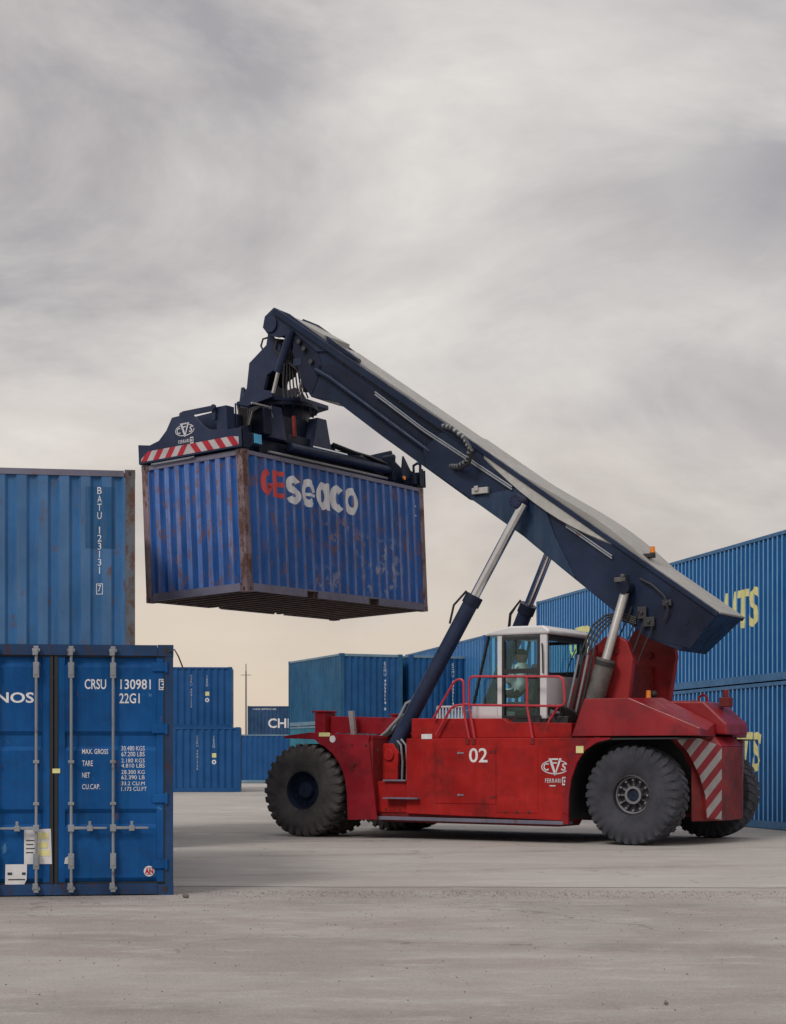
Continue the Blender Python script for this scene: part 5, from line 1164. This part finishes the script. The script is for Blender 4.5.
M['yard'] = ground_mat('smooth_concrete', (.315, .295, .28), (.375, .358, .34), (.28, .252, .238), joints=True, sc=.6)
mb = MB(); mb.box((-2500, -200, -.3), (2500, 4000, 0)); g = mb.build('ground', 'gnd'); g['kind'] = 'structure'
# slightly uneven front edge of the smooth slab
mb = MB(); e0 = [(-60 + k * 1.0, 18.6 + .07 * mnoise.noise((k * .77, 0, 0)) + .30 * mnoise.noise((k * .05, 3, 0)) - .004 * k + .25) for k in range(0, 121)]
e0 = [(-60 + k * .25, 18.85 + .05 * mnoise.noise((k * .9, 0, 0)) + .10 * mnoise.noise((k * .17, 5, 0)) + .25 * mnoise.noise((k * .02, 3, 0)) - .001 * k) for k in range(0, 481)]
vb = [mb.bm.verts.new((x, y, .004)) for x, y in e0]; vt_ = [mb.bm.verts.new((x * 12 / 1, 900, .004)) for x, y in e0]
for i in range(480): mb.face([vb[i], vb[i + 1], vt_[i + 1], vt_[i]])
y_ = mb.build('paved_yard', 'yard'); y_['kind'] = 'structure'
M['stone'] = plain('pebble', (.14, .115, .105), .9, 0, .3)
mb = MB()
for k in range(4200):
    y = 8.5 + 10.2 * random.random() ** .8; 
    if y < 14 and random.random() < .6: continue
    x = (random.random() - .5) * y * .56
    if k % 3: y = 18.1 - abs(random.gauss(0, .55)); x = 1.5 + random.gauss(0, 2.6)
    if y > 18.35: continue
    r = random.choice((.0025, .003, .004, .004, .006)) * (1.0 + .5 * random.random()) * (1.5 if random.random() < .03 else 1)
    v = [mb.bm.verts.new((x + r * random.uniform(.7, 1.3) * math.cos(a), y + r * random.uniform(.7, 1.3) * math.sin(a), .002)) for a in (0, 1.26, 2.5, 3.77, 5.0)]
    t = mb.bm.verts.new((x, y, r * .7 + .004))
    for i in range(5): mb.face([v[i], v[(i + 1) % 5], t])
pb = mb.build('pebbles', 'stone'); pb['kind'] = 'stuff'; pb['label'] = 'fine pebbles scattered on the rough concrete in the foreground'; pb['category'] = 'pebbles'
def rock(u, v, w, h, label):
    D = CAMH * F / (v - HY); x = (u - CX) / F * D; mb = MB(); mb.sphere((0, 0, h * .4), 1, (w / 2, w / 2.2, h / 2), 10)
    for q in mb.bm.verts: q.co *= 1 + .22 * mnoise.noise(q.co * 30); q.co.z = max(q.co.z, 0)
    mb.mi = 0; o = mb.build('stone', 'stone'); o.location = (x, D, .004); tag(o, label, 'stone'); return o
rock(186, 898, .075, .045, 'small dark stone lying right of the near blue container corner')
rock(666, 1005, .03, .02, 'tiny dark stone alone on the foreground concrete at lower right')

# ------------------------------------------------------------------ camera, light, sky
cam = bpy.data.cameras.new('camera'); co = bpy.data.objects.new('camera', cam); C.objects.link(co)
cam.sensor_fit = 'HORIZONTAL'; cam.sensor_width = 36; cam.lens = F * 36 / 786
cam.shift_y = (HY - 512) / 786; cam.shift_x = 0
co.location = (0, 0, CAMH); co.rotation_euler = (PI / 2, 0, 0); cam.clip_end = 6000; cam.clip_start = .1
bpy.context.scene.camera = co
SE, SA = 42, 216          # elevation, azimuth clockwise from +Y (from the left, a little behind)
sd_ = Vector((math.sin(math.radians(SA)) * math.cos(math.radians(SE)), math.cos(math.radians(SA)) * math.cos(math.radians(SE)), math.sin(math.radians(SE))))
sl = bpy.data.lights.new('sun', 'SUN'); so = bpy.data.objects.new('sun', sl); C.objects.link(so)
sl.energy = 1.2; sl.angle = math.radians(16); sl.color = (1, .93, .85)
so.rotation_euler = sd_.to_track_quat('Z', 'Y').to_euler()
w = bpy.data.worlds.new('World'); bpy.context.scene.world = w; w.use_nodes = True; nt = w.node_tree
bg = nt.nodes['Background']; bg.inputs['Strength'].default_value = .1
sky = N(nt, 'ShaderNodeTexSky', sky_type='NISHITA'); sky.sun_disc = False; sky.sun_elevation = math.radians(SE); sky.sun_rotation = math.radians(SA)
tc = N(nt, 'ShaderNodeTexCoord'); sx = N(nt, 'ShaderNodeSeparateXYZ'); nt.links.new(tc.outputs['Generated'], sx.inputs[0])
def MA(op, a, b=None):
    n = N(nt, 'ShaderNodeMath', operation=op)
    for i, v in ((0, a), (1, b)):
        if v is None: continue
        if isinstance(v, (int, float)): n.inputs[i].default_value = v
        else: nt.links.new(v, n.inputs[i])
    return n.outputs[0]
zc = MA('MAXIMUM', sx.outputs[2], 0.0); den = MA('ADD', zc, .45)
cxn = N(nt, 'ShaderNodeCombineXYZ'); nt.links.new(MA('DIVIDE', sx.outputs[0], den), cxn.inputs[0]); nt.links.new(MA('DIVIDE', sx.outputs[1], den), cxn.inputs[1])
def cn(scale, detail, rough, locv, sc=(1, 1, 1), dist=0):
    mp = N(nt, 'ShaderNodeMapping'); mp.inputs['Location'].default_value = locv; mp.inputs['Scale'].default_value = sc; nt.links.new(cxn.outputs[0], mp.inputs[0])
    n = N(nt, 'ShaderNodeTexNoise'); n.inputs['Scale'].default_value = scale; n.inputs['Detail'].default_value = detail; n.inputs['Roughness'].default_value = rough; n.inputs['Distortion'].default_value = dist
    nt.links.new(mp.outputs[0], n.inputs['Vector']); return n.outputs['Fac']
er = N(nt, 'ShaderNodeValToRGB'); nt.links.new(zc, er.inputs[0]); r = er.color_ramp
r.elements[0].position = 0; r.elements[0].color = (.56, .465, .385, 1)
r.elements[1].position = 1; r.elements[1].color = (1.25, 1.22, 1.22, 1)
for p_, c_ in ((.07, (.585, .50, .42)), (.14, (.545, .49, .445)), (.22, (.51, .485, .475)), (.33, (.47, .455, .46)), (.43, (.46, .45, .47)), (.6, (.9, .88, .88))):
    q = r.elements.new(p_); q.color = (*c_, 1)
SX, SY = 7.7, 11.9
n1 = ramp(nt, cn(2.1, 7, .50, (SX, SY, 0), (1.0, .9, 1), .35), .43, .62)
n2 = ramp(nt, cn(3.4, 8, .60, (SX + 4.1, SY + 2.2, 0), (.9, 1, 1), .4), .42, .70)
n3 = ramp(nt, cn(7.5, 8, .62, (SX + 1.1, SY + 8.2, 0), (.7, 1, 1), .5), .40, .72)
hz = ramp(nt, zc, .02, .20)
dk = mixc(nt, MA('MULTIPLY', n1, .9), er.outputs[0], (.27, .26, .285))
body_ = mixc(nt, hz, er.outputs[0], dk)
lt = mixc(nt, MA('MULTIPLY', MA('MULTIPLY', n2, .75), hz), body_, (.73, .705, .67))
lt = mixc(nt, MA('MULTIPLY', n3, MA('ADD', MA('MULTIPLY', hz, .22), .05)), lt, (.34, .315, .32))
sc_ = mixc(nt, 1.0, lt, (10.3, 10.05, 9.65), 'MULTIPLY')
fin = mixc(nt, .08, sc_, sky.outputs[0])
nt.links.new(fin, bg.inputs['Color'])
sc = bpy.context.scene
sc.view_settings.view_transform = 'Standard'; sc.view_settings.look = 'None'; sc.view_settings.exposure = .3; sc.view_settings.gamma = 1; sc.view_settings.use_curve_mapping = False
sc.cycles.use_denoising = True; sc.cycles.max_bounces = 6; sc.cycles.transparent_max_bounces = 12
